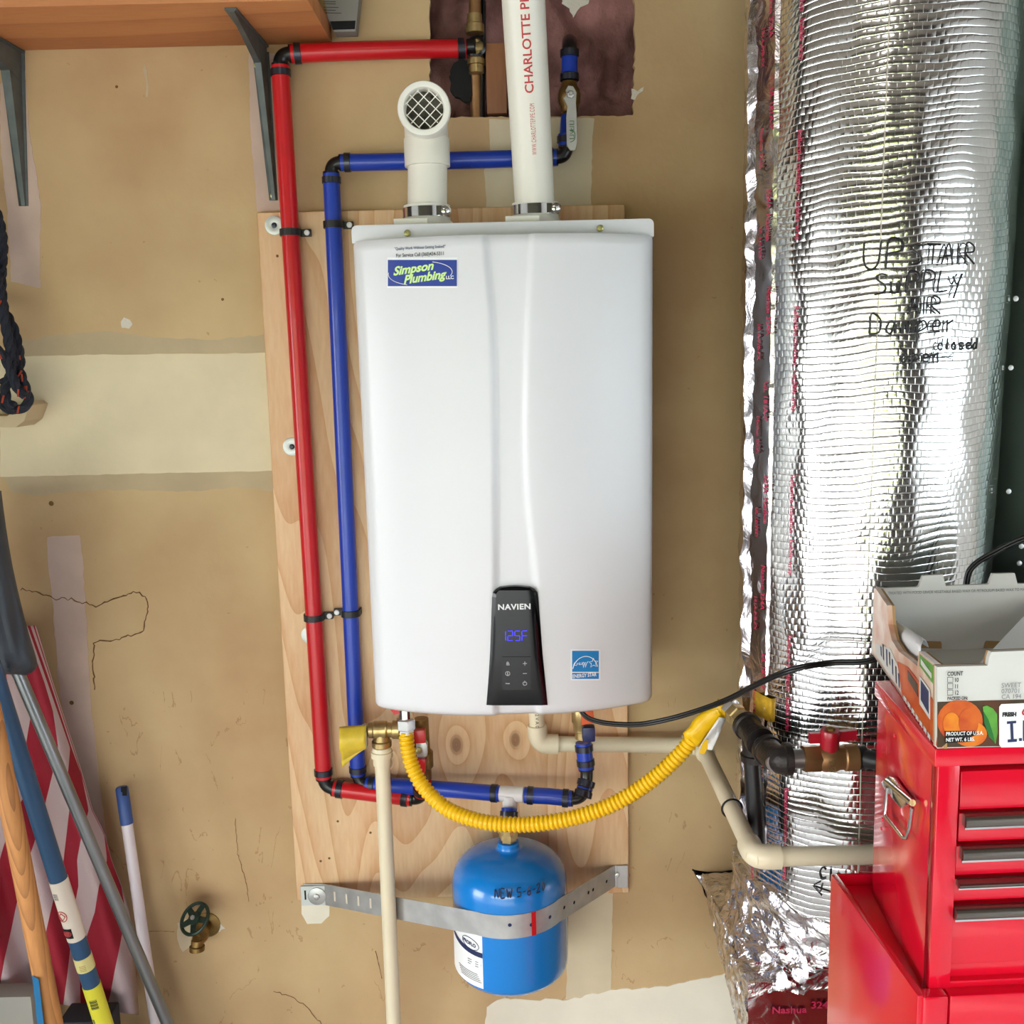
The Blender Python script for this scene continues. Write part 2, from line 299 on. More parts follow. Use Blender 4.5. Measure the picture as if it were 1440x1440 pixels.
M = dict(
 drywall=drywall_mat(), ochre=mat('yellow_overspray', (206, 160, 36), .5, var=.3, vs=60), rear=mat('dark_stained_boards', (64, 58, 54), .8), room=mat('painted_drywall', (222, 224, 224), .8, bump=.2, var=.08), ceil=mat('ceiling_board', (112, 104, 94), .85, bump=.2), floor=mat('concrete', (186, 182, 178), .7, var=.3, bump=.4),
 cream=mat('cream_plaster', (232, 216, 180), .7, var=.07, vs=9, bump=.25, bs=90), skim=mat('thin_plaster', (197, 176, 140), .75, var=.1, vs=12, bump=.2, bs=90), pinkish=mat('old_plaster', (206, 180, 164), .75, var=.1, vs=14, bump=.25, bs=110),
 pale=mat('pale_plaster', (216, 200, 168), .75, var=.09, vs=10, bump=.25), white_pl=mat('fresh_white_plaster', (240, 232, 212), .75, var=.05, vs=12, bump=.3, bs=60), crack=mat('dirt_in_crack', (122, 90, 54), .9),
 gyps=mat('broken_gypsum', (222, 215, 200), .9, bump=.8, bs=200),
 white=mat('white_painted_steel', (224, 224, 227), .3, spec=.4), pvc=mat('white_pvc', (232, 228, 215), .33), pvc2=mat('white_pvc_fitting', (238, 235, 224), .3), cpvc=mat('cream_cpvc', (232, 220, 190), .35, var=.05), tee=mat('white_plastic', (238, 238, 234), .35),
 red=mat('red_pex', (205, 16, 28), .32, coat=.2, var=.06), blue=mat('blue_pex', (24, 62, 176), .32, coat=.2, var=.06), blk=mat('black_plastic', (14, 14, 16), .28), clip=mat('black_nylon', (26, 27, 28), .45), crimp=mat('blackened_copper', (70, 72, 82), .3, metal=.85, var=.2),
 steel=mat('galvanised_steel', (200, 200, 198), .42, metal=.75, var=.15, vs=30), chrome=mat('chrome', (225, 225, 222), .12, metal=1), brass=mat('brass', (190, 164, 112), .32, metal=.85, var=.25, vs=60), dbrass=mat('old_brass', (140, 112, 66), .42, metal=.9, var=.3, vs=60), copper=mat('copper_tube', (160, 118, 78), .42, metal=.7, var=.25, vs=25),
 zinc=mat('white_zinc_washer', (214, 220, 216), .4, metal=.3), screw=mat('yellow_zinc_screw', (178, 174, 120), .3, metal=.9), dark=mat('dark_recess', (18, 17, 16), .9), iron=mat('black_iron', (52, 47, 45), .42, metal=.6, var=.3, vs=40, bump=.5, bs=150), pbl=mat('black_painted_pipe', (30, 30, 31), .35, var=.2), grey_m=mat('grey_nipple', (140, 140, 140), .35, metal=.8, var=.2),
 tank=mat('blue_tank_paint', (12, 128, 214), .22, coat=.4), ink=mat('marker_ink', (24, 28, 60), .5), dmark=mat('black_marker', (28, 26, 28), .5), redink=mat('red_print', (188, 52, 52), .5), pinkink=mat('magenta_print', (190, 36, 80), .5),
 yel=mat('yellow_hose', (246, 196, 10), .38, coat=.15), ytag=mat('yellow_tag', (226, 196, 60), .45, var=.12, vs=60, col2=None), black_gloss=mat('black_gloss_panel', (5, 5, 7), .16, spec=.35), silver=mat('silver_print', (205, 205, 208), .35, metal=.3), led=mat('blue_led', (52, 44, 245), .5, emit=1.3),
 es_blue=mat('sky_blue_print', (18, 128, 196), .4), st_blue=mat('navy_sticker', (28, 58, 150), .3), paper=mat('white_paper', (240, 240, 240), .5), lgreen=mat('pale_green_print', (206, 240, 150), .4), navy=mat('navy_print', (28, 40, 84), .5), gprint=mat('green_print', (40, 110, 50), .5),
 orange_lbl=mat('orange_label', (214, 92, 44), .45), navy_pl=mat('navy_plastic', (26, 34, 84), .35), redh=mat('red_vinyl', (204, 28, 34), .35, coat=.2), dred=mat('dark_red_handle', (166, 20, 38), .3, coat=.3),
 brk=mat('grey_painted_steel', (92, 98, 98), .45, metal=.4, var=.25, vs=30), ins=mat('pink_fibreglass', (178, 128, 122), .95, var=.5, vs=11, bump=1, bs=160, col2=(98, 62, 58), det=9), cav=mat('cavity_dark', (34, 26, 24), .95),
 tool=mat('red_toolbox_enamel', (220, 14, 44), .16, coat=.6, spec=.5), gap=mat('shadow_gap', (40, 6, 10), .8), pull=mat('brushed_pull', (132, 124, 116), .25, metal=.9), furn=mat('dark_green_grey_steel', (128, 148, 142), .38, var=.12),
 card=mat('grey_white_card', (212, 210, 203), .6, var=.04, bump=.15), cardb=mat('brown_corrugated', (176, 138, 92), .8), print_or=mat('orange_print', (214, 104, 26), .35, var=.3, vs=40, col2=(184, 60, 20)), print_dk=mat('dark_green_print', (38, 52, 30), .35, col2=(90, 50, 24), vs=30), print_gr=mat('leaf_green_print', (96, 164, 60), .35, var=.3, vs=50), print_am=mat('amber_print', (236, 150, 28), .35, var=.25, vs=50, col2=(214, 96, 24)), print_dg=mat('mid_green_print', (34, 110, 44), .35), print_wh=mat('pale_print', (232, 214, 196), .35, col2=(205, 150, 118), vs=25),
 cable=mat('black_cable', (16, 16, 17), .3), rope=mat('dark_navy_rope', (28, 32, 44), .8, bump=1, bs=300), ropeo=mat('orange_fleck', (170, 66, 40), .8), bag=mat('slate_nylon', (58, 64, 72), .6, var=.25, vs=16, bump=.6, bs=40), fl_r=mat('crimson_flag_cloth', (150, 16, 40), .75, bump=.3, bs=500), fl_w=mat('off_white_flag_cloth', (190, 168, 168), .75, bump=.3, bs=500),
 pole_g=mat('grey_conduit', (138, 142, 142), .3, metal=.75, var=.12), pole_b=mat('blue_grey_pole', (40, 78, 112), .45, var=.1), pole_w=mat('white_enamel_pole', (228, 218, 222), .35), cap_b=mat('blue_plastic_cap', (52, 84, 148), .4), lab_y=mat('yellow_label', (226, 218, 60), .45), lab_c=mat('cream_label', (226, 214, 196), .5), lab_p=mat('pale_yellow_label', (222, 210, 140), .5), darkbl=mat('charcoal_fabric', (40, 42, 48), .8, var=.3), grey_c=mat('grey_box_card', (150, 146, 138), .7), teal=mat('blue_tape', (22, 100, 146), .45),
 valve_g=mat('dark_green_wheel', (40, 58, 48), .4, metal=.3), hedge=mat('hedge_leaves', (176, 178, 108), .8, var=.5, vs=3, col2=(112, 118, 66)), lawn=mat('lawn', (126, 156, 66), .9, var=.3), drive=mat('driveway', (176, 172, 164), .9, var=.1),
)
M['ply'] = wood('plywood_face', (236, 200, 156), (208, 146, 94), scale=7, rings=42, dist=7, knots=[(at(643, 1043).x - at(621, 290).x, at(643, 1043).z - at(640, 1255).z, .011), (at(725, 1036).x - at(621, 290).x, at(725, 1036).z - at(640, 1255).z, .010), (at(549, 1067).x - at(621, 290).x, at(549, 1067).z - at(640, 1255).z, .007)])
M['plyedge'] = mat('plywood_edge', (206, 160, 112), .6, var=.2, vs=20)
M['shelf'] = wood('shelf_pine', (206, 138, 84), (176, 104, 62), scale=5, rings=14, dist=5, along='X')
M['block'] = wood('old_stud', (150, 98, 62), (116, 70, 44), scale=12, rings=14, dist=5)
M['oak'] = wood('oak_handle', (198, 136, 76), (128, 78, 38), scale=16, rings=26, dist=9)
M['foil'] = foil('bubble_foil'); M['tape'] = foil('foil_tape', 'tape', .16, (226, 220, 222)); M['crump'] = foil('crumpled_foil', 'crumple', .14, (232, 228, 230))

# ================================================================ SETTING
def struct(name, geo, m, parent=None, **k):
    return obj(name, geo, m, parent, kind='structure', **k)
TH = .0135
def wall_with_holes():
    outer = [(RX0, 0), (RX1, 0), (RX1, CEIL), (RX0, CEIL)]
    h1 = ragged([(603, -140), (604, 60), (605, 164), (740, 165), (890, 163), (893, 60), (888, -140)], 1.6, 7, 3)
    h1 = [(at(*p).x, at(*p).z) for p in h1]
    h2 = [(974, 1222), (1003, 1226), (1045, 1224), (1110, 1240), (1180, 1420), (1085, 1438), (1060, 1420), (1012, 1300)]
    h2 = [(at(*p).x, at(*p).z) for p in ragged(h2, 1.5, 9, 5)]
    bm = bmesh.new()
    for loop in (outer, h1, h2):
        vs = [bm.verts.new((x, 0, z)) for x, z in loop]
        for i in range(len(vs)): bm.edges.new((vs[i], vs[(i + 1) % len(vs)]))
    bmesh.ops.triangle_fill(bm, edges=bm.edges[:], use_beauty=True)
    r = bmesh.ops.extrude_face_region(bm, geom=bm.faces[:])
    for e in r['geom']:
        if isinstance(e, bmesh.types.BMVert): e.co.y = TH
    bm.verts.ensure_lookup_table(); bm.verts.index_update()
    return [v.co.copy() for v in bm.verts], [tuple(v.index for v in f.verts) for f in bm.faces]
wall = struct('wall_back', wall_with_holes(), M['drywall'])
# object space of the wall is centred on its own origin: shift the texture masks by keeping origin at world zero
wall.data.transform(Matrix.Translation(wall.location)); wall.location = (0, 0, 0); WL[wall.name] = V((0, 0, 0))
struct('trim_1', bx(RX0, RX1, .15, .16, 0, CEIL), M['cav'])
struct('floor', bx(RX0 - .1, RX1 + .1, RY0 - .1, .16, -.1, 0), M['floor'])
struct('ceiling', bx(RX0 - .1, RX1 + .1, RY0 - .1, .16, CEIL, CEIL + .1), M['ceil'])
struct('wall_right', merge(bx(RX1, RX1 + .1, -1.25, .16, 0, CEIL), bx(RX1, RX1 + .1, RY0 - .1, -3.5, 0, CEIL), bx(RX1, RX1 + .1, -3.5, -1.25, 1.9, CEIL), bx(RX1, RX1 + .1, -3.5, -1.25, 0, .7)), M['room'])
struct('shade_partition', bx(-1.36, -1.25, -.55, .16, 0, CEIL), M['rear'])  # added unseen partition, blocks side light to darken the left of the wall
struct('wall_left', merge(bx(RX0 - .1, RX0, -1.0, .16, 0, CEIL), bx(RX0 - .1, RX0, RY0, -2.9, 0, CEIL), bx(RX0 - .1, RX0, -2.9, -1.0, 1.9, CEIL)), M['room'])
struct('wall_rear', merge(bx(RX0 - .1, -3.25, RY0 - .1, RY0, 0, CEIL), bx(.6, RX1, RY0 - .1, RY0, 0, CEIL), bx(-3.25, .6, RY0 - .1, RY0, 1.9, CEIL)), M['rear'])
struct('driveway_rear', bx(-14, 14, -16, RY0 - .1, -.12, -.02), M['drive'])  # driveway ground outside the rear door
struct('driveway_right', bx(RX1 + .1, 14, RY0 - .1, 4, -.12, -.02), M['drive'])  # driveway ground outside the right wall
struct('driveway_left', bx(-14, RX0 - .1, RY0 - .1, 4, -.12, -.02), M['drive'])  # driveway ground outside the left wall
def hedge(x0, x1, y0, y1, h, seed, label):
    rnd = random.Random(seed); rows = []
    n = 40; L = V((x1 - x0, y1 - y0, 0)); nm = V((-L.y, L.x, 0)).normalized()
    for i in range(9):
        t = i / 8; rows.append([V((x0, y0, 0)) + L * (j / n) + nm * (.5 * math.cos(t * PI)) + V((0, 0, h * math.sin(t * PI) ** .5)) + V([rnd.uniform(-.14, .14) for _ in range(3)]) for j in range(n + 1)])
    obj('hedge', sheet(rows), M['hedge'], cat='hedge', label=label, smooth=True)
hedge(-9, 2, -12, -12, 2.05, 1, 'green hedge outside beyond the rear garage door')

obj('dimming_wall', bx(5.2, 5.4, -9, 3, -.02, 3.2), mat('dimming_wall_blue', (206, 216, 220), .8), cat='wall', label='added pale blue-grey wall outside the side opening, dimming its daylight')  # unseen wall added to cut the brightness of the side opening
# plaster patches, dents and cracks: real thin coats on the wall
def patch(px, m, amp=1.0, step=7, seed=0, th=.0006, name='plaster_patch', lab=None):
    q = ragged(px, amp, step, seed); return obj(name, slab([at(x, y, -th) for x, y in q], (0, 1, 0), th + .0002), M[m], wall, label=lab)
patch([(28, 480), (90, 470), (150, 466), (215, 474), (300, 478), (374, 470), (376, 497), (20, 502)], 'skim', 1.5, 8, 1, .0004)
patch([(2, 668), (386, 660), (388, 690), (330, 686), (250, 692), (150, 688), (60, 696), (18, 694)], 'skim', 1.6, 8, 2, .0004)
patch([(0, 502), (120, 499), (380, 496), (389, 662), (200, 666), (0, 671)], 'cream', .6, 12, 3, .0014, lab='cream painted drywall joint band')
patch([(0, 120), (34, 85), (40, 180), (52, 250), (58, 292), (56, 340), (57, 406), (40, 402), (16, 396), (10, 300), (4, 240), (0, 200)], 'pinkish', .9, 7, 4, .0008)
patch([(350, 75), (388, 75), (398, 297), (362, 297), (352, 180)], 'pinkish', .8, 9, 5, .0008)
patch([(66, 755), (112, 752), (117, 800), (121, 870), (128, 990), (137, 1080), (150, 1180), (128, 1180), (100, 1080), (82, 960), (74, 850), (68, 790)], 'pinkish', 1.0, 8, 6, .0009)
patch([(688, 168), (724, 168), (726, 292), (684, 292), (681, 240), (690, 215)], 'pale', .8, 7, 7)
patch([(770, 166), (836, 166), (833, 200), (831, 292), (772, 292)], 'pale', .8, 7, 8)
patch([(800, 1255), (862, 1255), (859, 1400), (796, 1405)], 'pale', .8, 8, 9)
patch([(681, 1445), (684, 1418), (700, 1405), (800, 1406), (858, 1393), (930, 1388), (1030, 1368), (1046, 1400), (1062, 1445), (1070, 1600), (660, 1600)], 'white_pl', 1.8, 8, 10, .0015)
patch([(424, 1268), (463, 1268), (463, 1288), (452, 1299), (432, 1299), (424, 1285)], 'white_pl', .4, 6, 11)
patch([(170, 452), (174, 447), (183, 449), (186, 456), (181, 462), (172, 460)], 'gyps', 1, 4, 12)
patch([(250, 1298), (262, 1292), (272, 1305), (268, 1330), (256, 1338), (249, 1320)], 'pale', 1.2, 5, 13)
patch([(296, 1290), (306, 1296), (317, 1305), (308, 1311), (296, 1306)], 'gyps', 1.3, 4, 14)
patch([(790, -60), (830, -60), (828, 5), (812, 14), (806, 26), (800, 12), (790, 6)], 'gyps', 1.3, 5, 15, .001)
patch([(203, 88), (207, 100), (209, 118), (208, 136), (205, 136), (206, 116), (201, 98)], 'skim', .7, 5, 16)
patch([(888, 124), (896, 128), (906, 122), (904, 128), (895, 134), (893, 140), (888, 138)], 'gyps', .8, 4, 17, .0015)
patch([(792, 292), (798, 300), (790, 310)], 'pale', .5, 5, 18)
def crackline(px, r=.0009, amp=1.6, seed=0):
    rnd = random.Random(seed); q = []
    for i in range(len(px) - 1):
        a, b = px[i], px[i + 1]; k = max(1, int(math.hypot(b[0] - a[0], b[1] - a[1]) / 4))
        for j in range(k): q.append(at(a[0] + (b[0] - a[0]) * j / k + rnd.uniform(-amp, amp) * .6, a[1] + (b[1] - a[1]) * j / k + rnd.uniform(-amp, amp), -.0006))
    q.append(at(*px[-1], -.0006)); return tube(q, [r * rnd.uniform(.5, 1.2) for _ in q], 4)
obj('crack', crackline([(28, 828), (45, 832), (60, 835), (75, 842), (100, 842), (120, 848), (135, 852), (150, 845), (165, 842), (180, 835), (192, 832), (203, 840), (209, 852), (205, 870), (203, 885), (195, 892), (180, 895), (160, 901), (145, 900), (132, 905), (131, 930), (133, 970)], .0012, 2.2, 2), M['crack'], wall)
obj('crack', crackline([(385, 1394), (410, 1402), (430, 1415), (452, 1440)], .0007, 1.5, 3), M['crack'], wall)
obj('crack', crackline([(262, 513), (280, 518), (296, 530), (309, 535)], .0006, .8, 4), M['crack'], wall)
obj('crack', crackline([(205, 1309), (245, 1310)], .0005, .5, 5), M['crack'], wall)
obj('crack', crackline([(331, 1150), (334, 1200), (346, 1240), (350, 1268)], .0005, 1.6, 6), M['crack'], wall)
obj('crack', crackline([(528, 1338), (533, 1356), (537, 1376)], .0009, .8, 7), M['crack'], wall)
obj('crack', crackline([(974, 1222), (985, 1232), (1003, 1258), (1012, 1282)], .0016, .8, 8), M['dark'], wall)
for x, y in ((164, 122), (71, 708), (313, 421), (99, 1267)):
    p = at(x, y); obj('nail_hole', lathe([(.0024, 0), (.0018, .001), (0, .001)], (p.x, -.0004, p.z), (0, -1, 0), 10), M['crack'], wall)
p = at(101, 988); obj('screw_head', lathe([(.0042, 0), (.004, .001), (.0015, .0013), (0, .0008)], (p.x, 0, p.z), (0, -1, 0), 12), M['dbrass'], wall)
p = at(72, 708); obj('screw_head', lathe([(.0045, 0), (.004, .001), (.0015, .0013), (0, .0008)], (p.x, 0, p.z), (0, -1, 0), 12), M['dbrass'], wall)

# cavity behind the cut-out: insulation, stud block, wiring hole
rows = []
for i in range(50):
    z = 1.94 + (2.75 - 1.94) * i / 49
    rows.append([V((x, .055 + .035 * noise.fractal(V((x * 12, z * 12, 1)), .7, 2.2, 5), z)) for x in [-.16 + .42 * j / 50 for j in range(51)]])
obj('wall_insulation', sheet(rows), M['ins'], cat='insulation', label='pink brown fibreglass insulation showing in the ragged hole cut in the wall', kind='stuff', smooth=True, auto=180)
a, b = at(683, 66, .02), at(713, 163, .02)
obj('stud_block', bx(a.x, b.x, -.0005, .018, b.z, a.z), M['block'], cat='wood block', label='short brown wood block inside wall hole, right of the brass tee', bevel=.001)
q = ragged([(634, 98), (646, 82), (662, 84), (670, 100), (672, 128), (660, 142), (644, 138), (632, 122)], 2.5, 5, 8)
obj('wiring_hole', slab([at(x, y, .020) for x, y in q], (0, 1, 0), .012), M['dark'], cat='hole', label='dark torn gap in the insulation left of the copper pipe')
v_, f_ = tube([at(679, -80, .02), at(680, 60, .02), at(678, 170, .02)], .004, 8)
obj('wall_cable', (v_, f_), M['cable'], cat='cable', label='thin dark cable inside the wall hole beside the copper pipe', smooth=True)

# plywood backboard
bo = at(621, 290); zb = at(640, 1255).z; x0, x1 = -.411, .1985; zt = 1.845; zb = .622
board = obj('plywood_board', bx(x0, x1, -.018, -.0016, zb, zt), M['ply'], bevel=.0012, segs=1, cat='board', label='tall bare plywood backboard screwed to the tan wall behind the white heater')
def fender(px, py, Y=-.018, par=None, r=.0155, lab=None):
    p = at(px, py, Y); w_ = obj('washer', lathe([(.003, 0), (.003, .0006), (r, .0006), (r, .0022), (r * .93, .0028), (.004, .0028), (.003, .002)], (p.x, Y, p.z), (0, -1, 0), 32), M['zinc'], par, smooth=True, label=lab)
    h = obj('screw_head', lathe([(.0046, .0024), (.0044, .0036), (.0030, .0046), (.0012, .0046), (.0010, .0036), (0, .0034)], (p.x, Y, p.z), (0, -1, 0), 16), M['crimp'], w_, smooth=True)
for q in ((386, 317), (411, 628), (436, 893)): fender(*q, par=board, r=.0155)
for x, y in ((475, 1155), (521, 1171), (451, 1211), (463, 1207), (789, 1051), (781, 1055), (867, 1056), (390, 360)):
    p = at(x, y, -.018); obj('nail_hole', lathe([(.0024, 0), (.002, .0005), (0, .0005)], (p.x, -.018, p.z), (0, -1, 0), 8), M['crack'], board)

# ================================================================ HEATER
hx = -.004; ZT = 1.7905; ZB = 1.060; HW = .2195
def interp(tab, y):
    for (a, p), (b, q) in zip(tab, tab[1:]):
        if y <= b or (b, q) == tab[-1]:
            t = (y - a) / (b - a); t = max(0, min(1, t)); t = t * t * (3 - 2 * t) if False else t
            return p + (q - p) * t
def fb(x, z):
    u = min(1, abs(x - hx) / HW)
    edge = max(0, (u - .90) / .10)
    return -.226 - .052 * (1 - u ** 2.3) - .014 * (1 - edge ** 2) ** .5 * 1.0
def onfront(px, py, off=0):
    Y = -.27
    for _ in range(6): p = at(px, py, Y); Y = fb(p.x, p.z) - off
    return at(px, py, Y)
zp = lambda py: onfront(715, py).z
GL = [(-p.z, p.x) for p in [onfront(*q) for q in ((682, 335), (688, 400), (693, 470), (696, 620), (697, 830), (697, 990))]]
GR = [(-p.z, p.x) for p in [onfront(*q) for q in ((747, 335), (743, 400), (740, 470), (738, 600), (741, 700), (754, 830), (757, 990))]]
def smooth_tab(tab):
    q = cat([V((a, b, 0)) for a, b in tab], 6); return [(p.x, p.y) for p in q]
GL = smooth_tab(GL); GR = smooth_tab(GR)
heater = thing('water_heater', 'large white wall-hung water heater with black display panel on plywood board', 'water heater', (hx, -.018, ZB))
zc0 = ZT - .020   # cover top under the flange
NZ, NX = 90, 150
rows = []
for i in range(NZ + 1):
    z = zc0 + (ZB - zc0) * i / NZ; xl = interp(GL, -z); xr = interp(GR, -z); row = []
    shrink = 1 - .012 * max(0, (zc0 - z) / (zc0 - ZB))
    for j in range(NX + 1):
        x = hx + HW * (-1 + 2 * j / NX) * 1.0
        y = fb(x, z)
        st = .0055
        g = 0
        if x > xl - st and x < xr + st:
            a1 = max(0, min(1, (x - xl + st) / (2 * st))); a2 = max(0, min(1, (xr + st - x) / (2 * st))); g = min(a1, a2); g = g * g * (3 - 2 * g)
        y += .0065 * g
        tz = min(1, (z - ZB) / .016); y += .016 * (1 - math.sqrt(max(0, 1 - (1 - tz) ** 2)))
        tt = min(1, (zc0 - z) / .008); y += .006 * (1 - tt) ** 2
        row.append(V((hx + (x - hx) * shrink, y, z)))
    rows.append([V((row[0].x, -.05, z))] + row + [V((row[-1].x, -.05, z))])
rows.append([V((p.x, -.05, ZB)) for p in rows[-1]])
rows.insert(0, [V((p.x, min(-.05, p.y + .03) if 0 < k < NX + 2 else -.05, zc0)) for k, p in enumerate(rows[0])])
obj('cover', sheet(rows), M['white'], heater, smooth=True, auto=50)
obj('back_case', bx(hx - HW + .006, hx + HW - .006, -.12, -.0185, ZB + .01, ZT - .004), M['white'], heater, bevel=.002)
# top flange with rounded upper corners
o = []
fl0, fl1 = hx - HW - .0015, hx + HW + .0015
for a in range(7): t = PI - a * PI / 12; o.append(V((fl0 + .008 + .008 * math.cos(t), -.230, ZT - .004 + .008 * math.sin(t))))
for a in range(7): t = PI / 2 - a * PI / 12; o.append(V((fl1 - .008 + .008 * math.cos(t), -.230, ZT - .004 + .008 * math.sin(t))))
o += [V((fl1, -.230, ZT - .022)), V((fl0, -.230, ZT - .022))]
obj('top_flange', slab(o, (0, 1, 0), .2), M['white'], heater, bevel=.0015)
for q in ((573, 328), (844, 321)):
    p = at(*q, -.231); obj('screw', lathe([(.0052, 0), (.005, .0018), (.0034, .0026), (.0012, .0026), (.001, .0016), (0, .0014)], p, (0, -1, 0), 14), M['screw'], heater, smooth=True)
# flue collars with clamps
def collar(px, py, name='vent_collar'):
    c = at(px, py, -.15); c.z = ZT + .004
    k = obj(name, merge(lathe([(.046, -.004), (.044, .004), (.0355, .014), (.0355, .036), (.031, .037), (.031, .02)], c, (0, 0, 1), 40), bx(c.x - .046, c.x + .004, c.y - .055, c.y - .02, c.z - .004, c.z + .011)), M['pvc2'], heater, smooth=True)
    cl = obj('hose_clamp', lathe([(.0362, .017), (.0378, .0172), (.0378, .0318), (.0362, .032)], c, (0, 0, 1), 40), M['chrome'], k, smooth=True)
    s = c + V((.03, -.030, .0245))
    s_ = obj('clamp_screw', merge(cyl(s + V((-.012, .002, 0)), s + V((.006, .002, 0)), .0055, 12), lathe([(.0075, 0), (.0075, .004), (.0045, .006), (.0012, .006), (.001, .0045), (0, .0045)], s, (.35, -1, 0), 14), bx(s.x - .02, s.x - .006, s.y - .004, s.y + .006, s.z - .007, s.z + .007)), M['chrome'], k, smooth=True)
    return c
cl_l = collar(601, 310); cl_r = collar(753, 310)
# control panel
prow = []
POUT = [(826, 703, 746), (829, 697, 752), (833, 693, 756), (840, 692, 757), (880, 690.5, 760), (920, 689, 763), (960, 686.5, 767), (991, 684, 770)]
for py, xa, xb in POUT:
    r_ = []
    for j in range(13):
        px = xa + (xb - xa) * j / 12; p = onfront(px, py - (0 if py > 826 else 2 * math.sin(PI * j / 12)), 0)
        e = min(1, min(j, 12 - j) / 1.2); r_.append(V((p.x, p.y - .0015 - .0045 * (e ** .5) * (1 if 826 < py < 991 else .3), p.z)))
    prow.append(r_)
def skirt(rows, d=.010):
    top = [p + V((0, d, 0)) for p in rows[0]]; bot = [p + V((0, d, 0)) for p in rows[-1]]
    R = [top] + rows + [bot]; return sheet([[r[0] + V((0, d, 0))] + r + [r[-1] + V((0, d, 0))] for r in R])
panel = obj('control_panel', skirt(prow), M['black_gloss'], heater, smooth=True, auto=30, label='black glossy display panel')
def fmap(px, py, off, k=1.0, slant=0):
    o0 = onfront(px, py)
    def f(tx, ty):
        x = o0.x + tx; z = o0.z + ty + tx * slant; return V((x, fb(x, z) - off, z))
    return f
PXM = mpp(onfront(725, 850))
obj('brand_lettering', text_geo('NAVIEN', 11.0 * PXM, fmap(700, 856, .0064), 1.12, bold=.00035, spc=1.08), M['silver'], panel)
# seven segment digits 125F
SEG = {'1': 'bc', '2': 'abged', '5': 'afgcd', 'F': 'afge'}
def seg(ch, x, z, w_, h):
    t = .0011; out = []
    S = dict(a=((0, h), (w_, h)), b=((w_, h), (w_, h / 2)), c=((w_, h / 2), (w_, 0)), d=((0, 0), (w_, 0)), e=((0, h / 2), (0, 0)), f=((0, h), (0, h / 2)), g=((0, h / 2), (w_, h / 2)))
    mp = fmap(x, z, .0066)
    for k in SEG[ch]:
        (a, b), (c, d) = S[k]; a += (c - a) * .1; b += (d - b) * .1
        dx, dz = (t, 0) if a != c and abs(c - a) < 1e-6 else (0, t)
        if abs(c - a) < 1e-6: q = [(a - t / 2, b), (a + t / 2, b), (c + t / 2, d), (c - t / 2, d)]
        else: q = [(a, b - t / 2), (c, b - t / 2), (c, d + t / 2), (a, d + t / 2)]
        out.append(([mp(*p) for p in q], [(0, 1, 2, 3)]))
    return merge(*out)
obj('display_digits', merge(seg('1', 706, 899, .0055, .0145), seg('2', 714, 899, .0075, .0145), seg('5', 724, 899, .0075, .0145), seg('F', 734, 899, .0075, .0145)), M['led'], panel, label='blue glowing digits 125F')
kp = [[onfront(x, y) + V((0, -.0070, 0)) for x in [706 + 40 * j / 6 for j in range(7)]] for y in [922 + 46 * i / 4 for i in range(5)]]
keyp = obj('keypad', skirt(kp, .004), M['black_gloss'], panel, smooth=True, auto=30)
def ringst(px, py, r, a0=0, a1=2 * PI, off=.0074, n=14, th=.0005):
    mp = fmap(px, py, off); return tube([mp(r * math.cos(a0 + (a1 - a0) * i / n), r * math.sin(a0 + (a1 - a0) * i / n)) for i in range(n + 1)], th, 5)
def lnst(px, py, pts, off=.0074, th=.0005):
    mp = fmap(px, py, off); return tube([mp(*p) for p in pts], th, 5)
sy = merge(lnst(738, 931, [(-.003, 0), (.003, 0)]), lnst(738, 931, [(0, -.003), (0, .003)]), lnst(738, 945, [(-.003, 0), (.003, 0)]), ringst(738, 959, .0028, PI * .65, PI * 2.35), lnst(738, 958, [(0, 0), (0, .003)]),
    ringst(714, 945, .0032), lnst(714, 945, [(0, -.0018), (0, .0018)], th=.0007), ringst(714, 930, .0014), lnst(714, 932, [(-.002, 0), (-.001, .002), (.002, .001), (.0025, -.001), (-.002, -.001)]), lnst(714, 959, [(-.003, 0), (-.0015, .0003), (0, -.0003), (.003, 0)], th=.0007))
obj('key_symbols', sy, M['silver'], panel)
# energy label
def decal(px0, py0, px1, py1, off, rz=0):
    rr = []
    for i in range(4):
        rr.append([onfront(px0 + (px1 - px0) * j / 6 + 0, py0 + (py1 - py0) * i / 3) + V((0, -off, 0)) for j in range(7)])
    return sheet(rr)
es = obj('energy_label', decal(802.5, 913, 844.5, 956.5, .0006), M['paper'], heater, label='small square sky blue energy label')
obj('label_ground', merge(decal(804.5, 915, 842, 944.5, .0009), decal(804.5, 946, 842, 954.5, .0009)), M['es_blue'], es)
pm = mpp(onfront(823, 935)); star = []
for i in range(11): t = PI / 2 + i * PI / 5; r_ = (.0075 if i % 2 == 0 else .0033); star.append((r_ * math.cos(t), r_ * math.sin(t)))
scr = [(0, .001), (.003, .003), (.002, .005), (.001, .001), (.005, 0), (.006, .004), (.0065, .001), (.008, .004), (.009, .001), (.0105, .003), (.010, .0045), (.010, .001), (.0125, .001), (.013, .004), (.0135, .001), (.016, .0045), (.0145, .004), (.015, 0), (.0155, -.004), (.017, .002), (.019, .004), (.0175, .0035), (.0185, 0), (.0185, -.004), (.0205, .002), (.023, .005)]
obj('label_print', merge(lnst(834.5, 932, star, .0011, .0005), lnst(806, 936, [(a, b) for a, b in scr], .0011, .00045), tube([fmap(823, 944, .0011)(.0195 * math.cos(t), .0235 * math.sin(t)) for t in [PI * (.08 + .84 * i / 20) for i in range(21)]], .0006, 5),
    text_geo('ENERGY STAR', .0078, fmap(805, 953.2, .0013), .74, bold=.0002)), M['paper'], es)
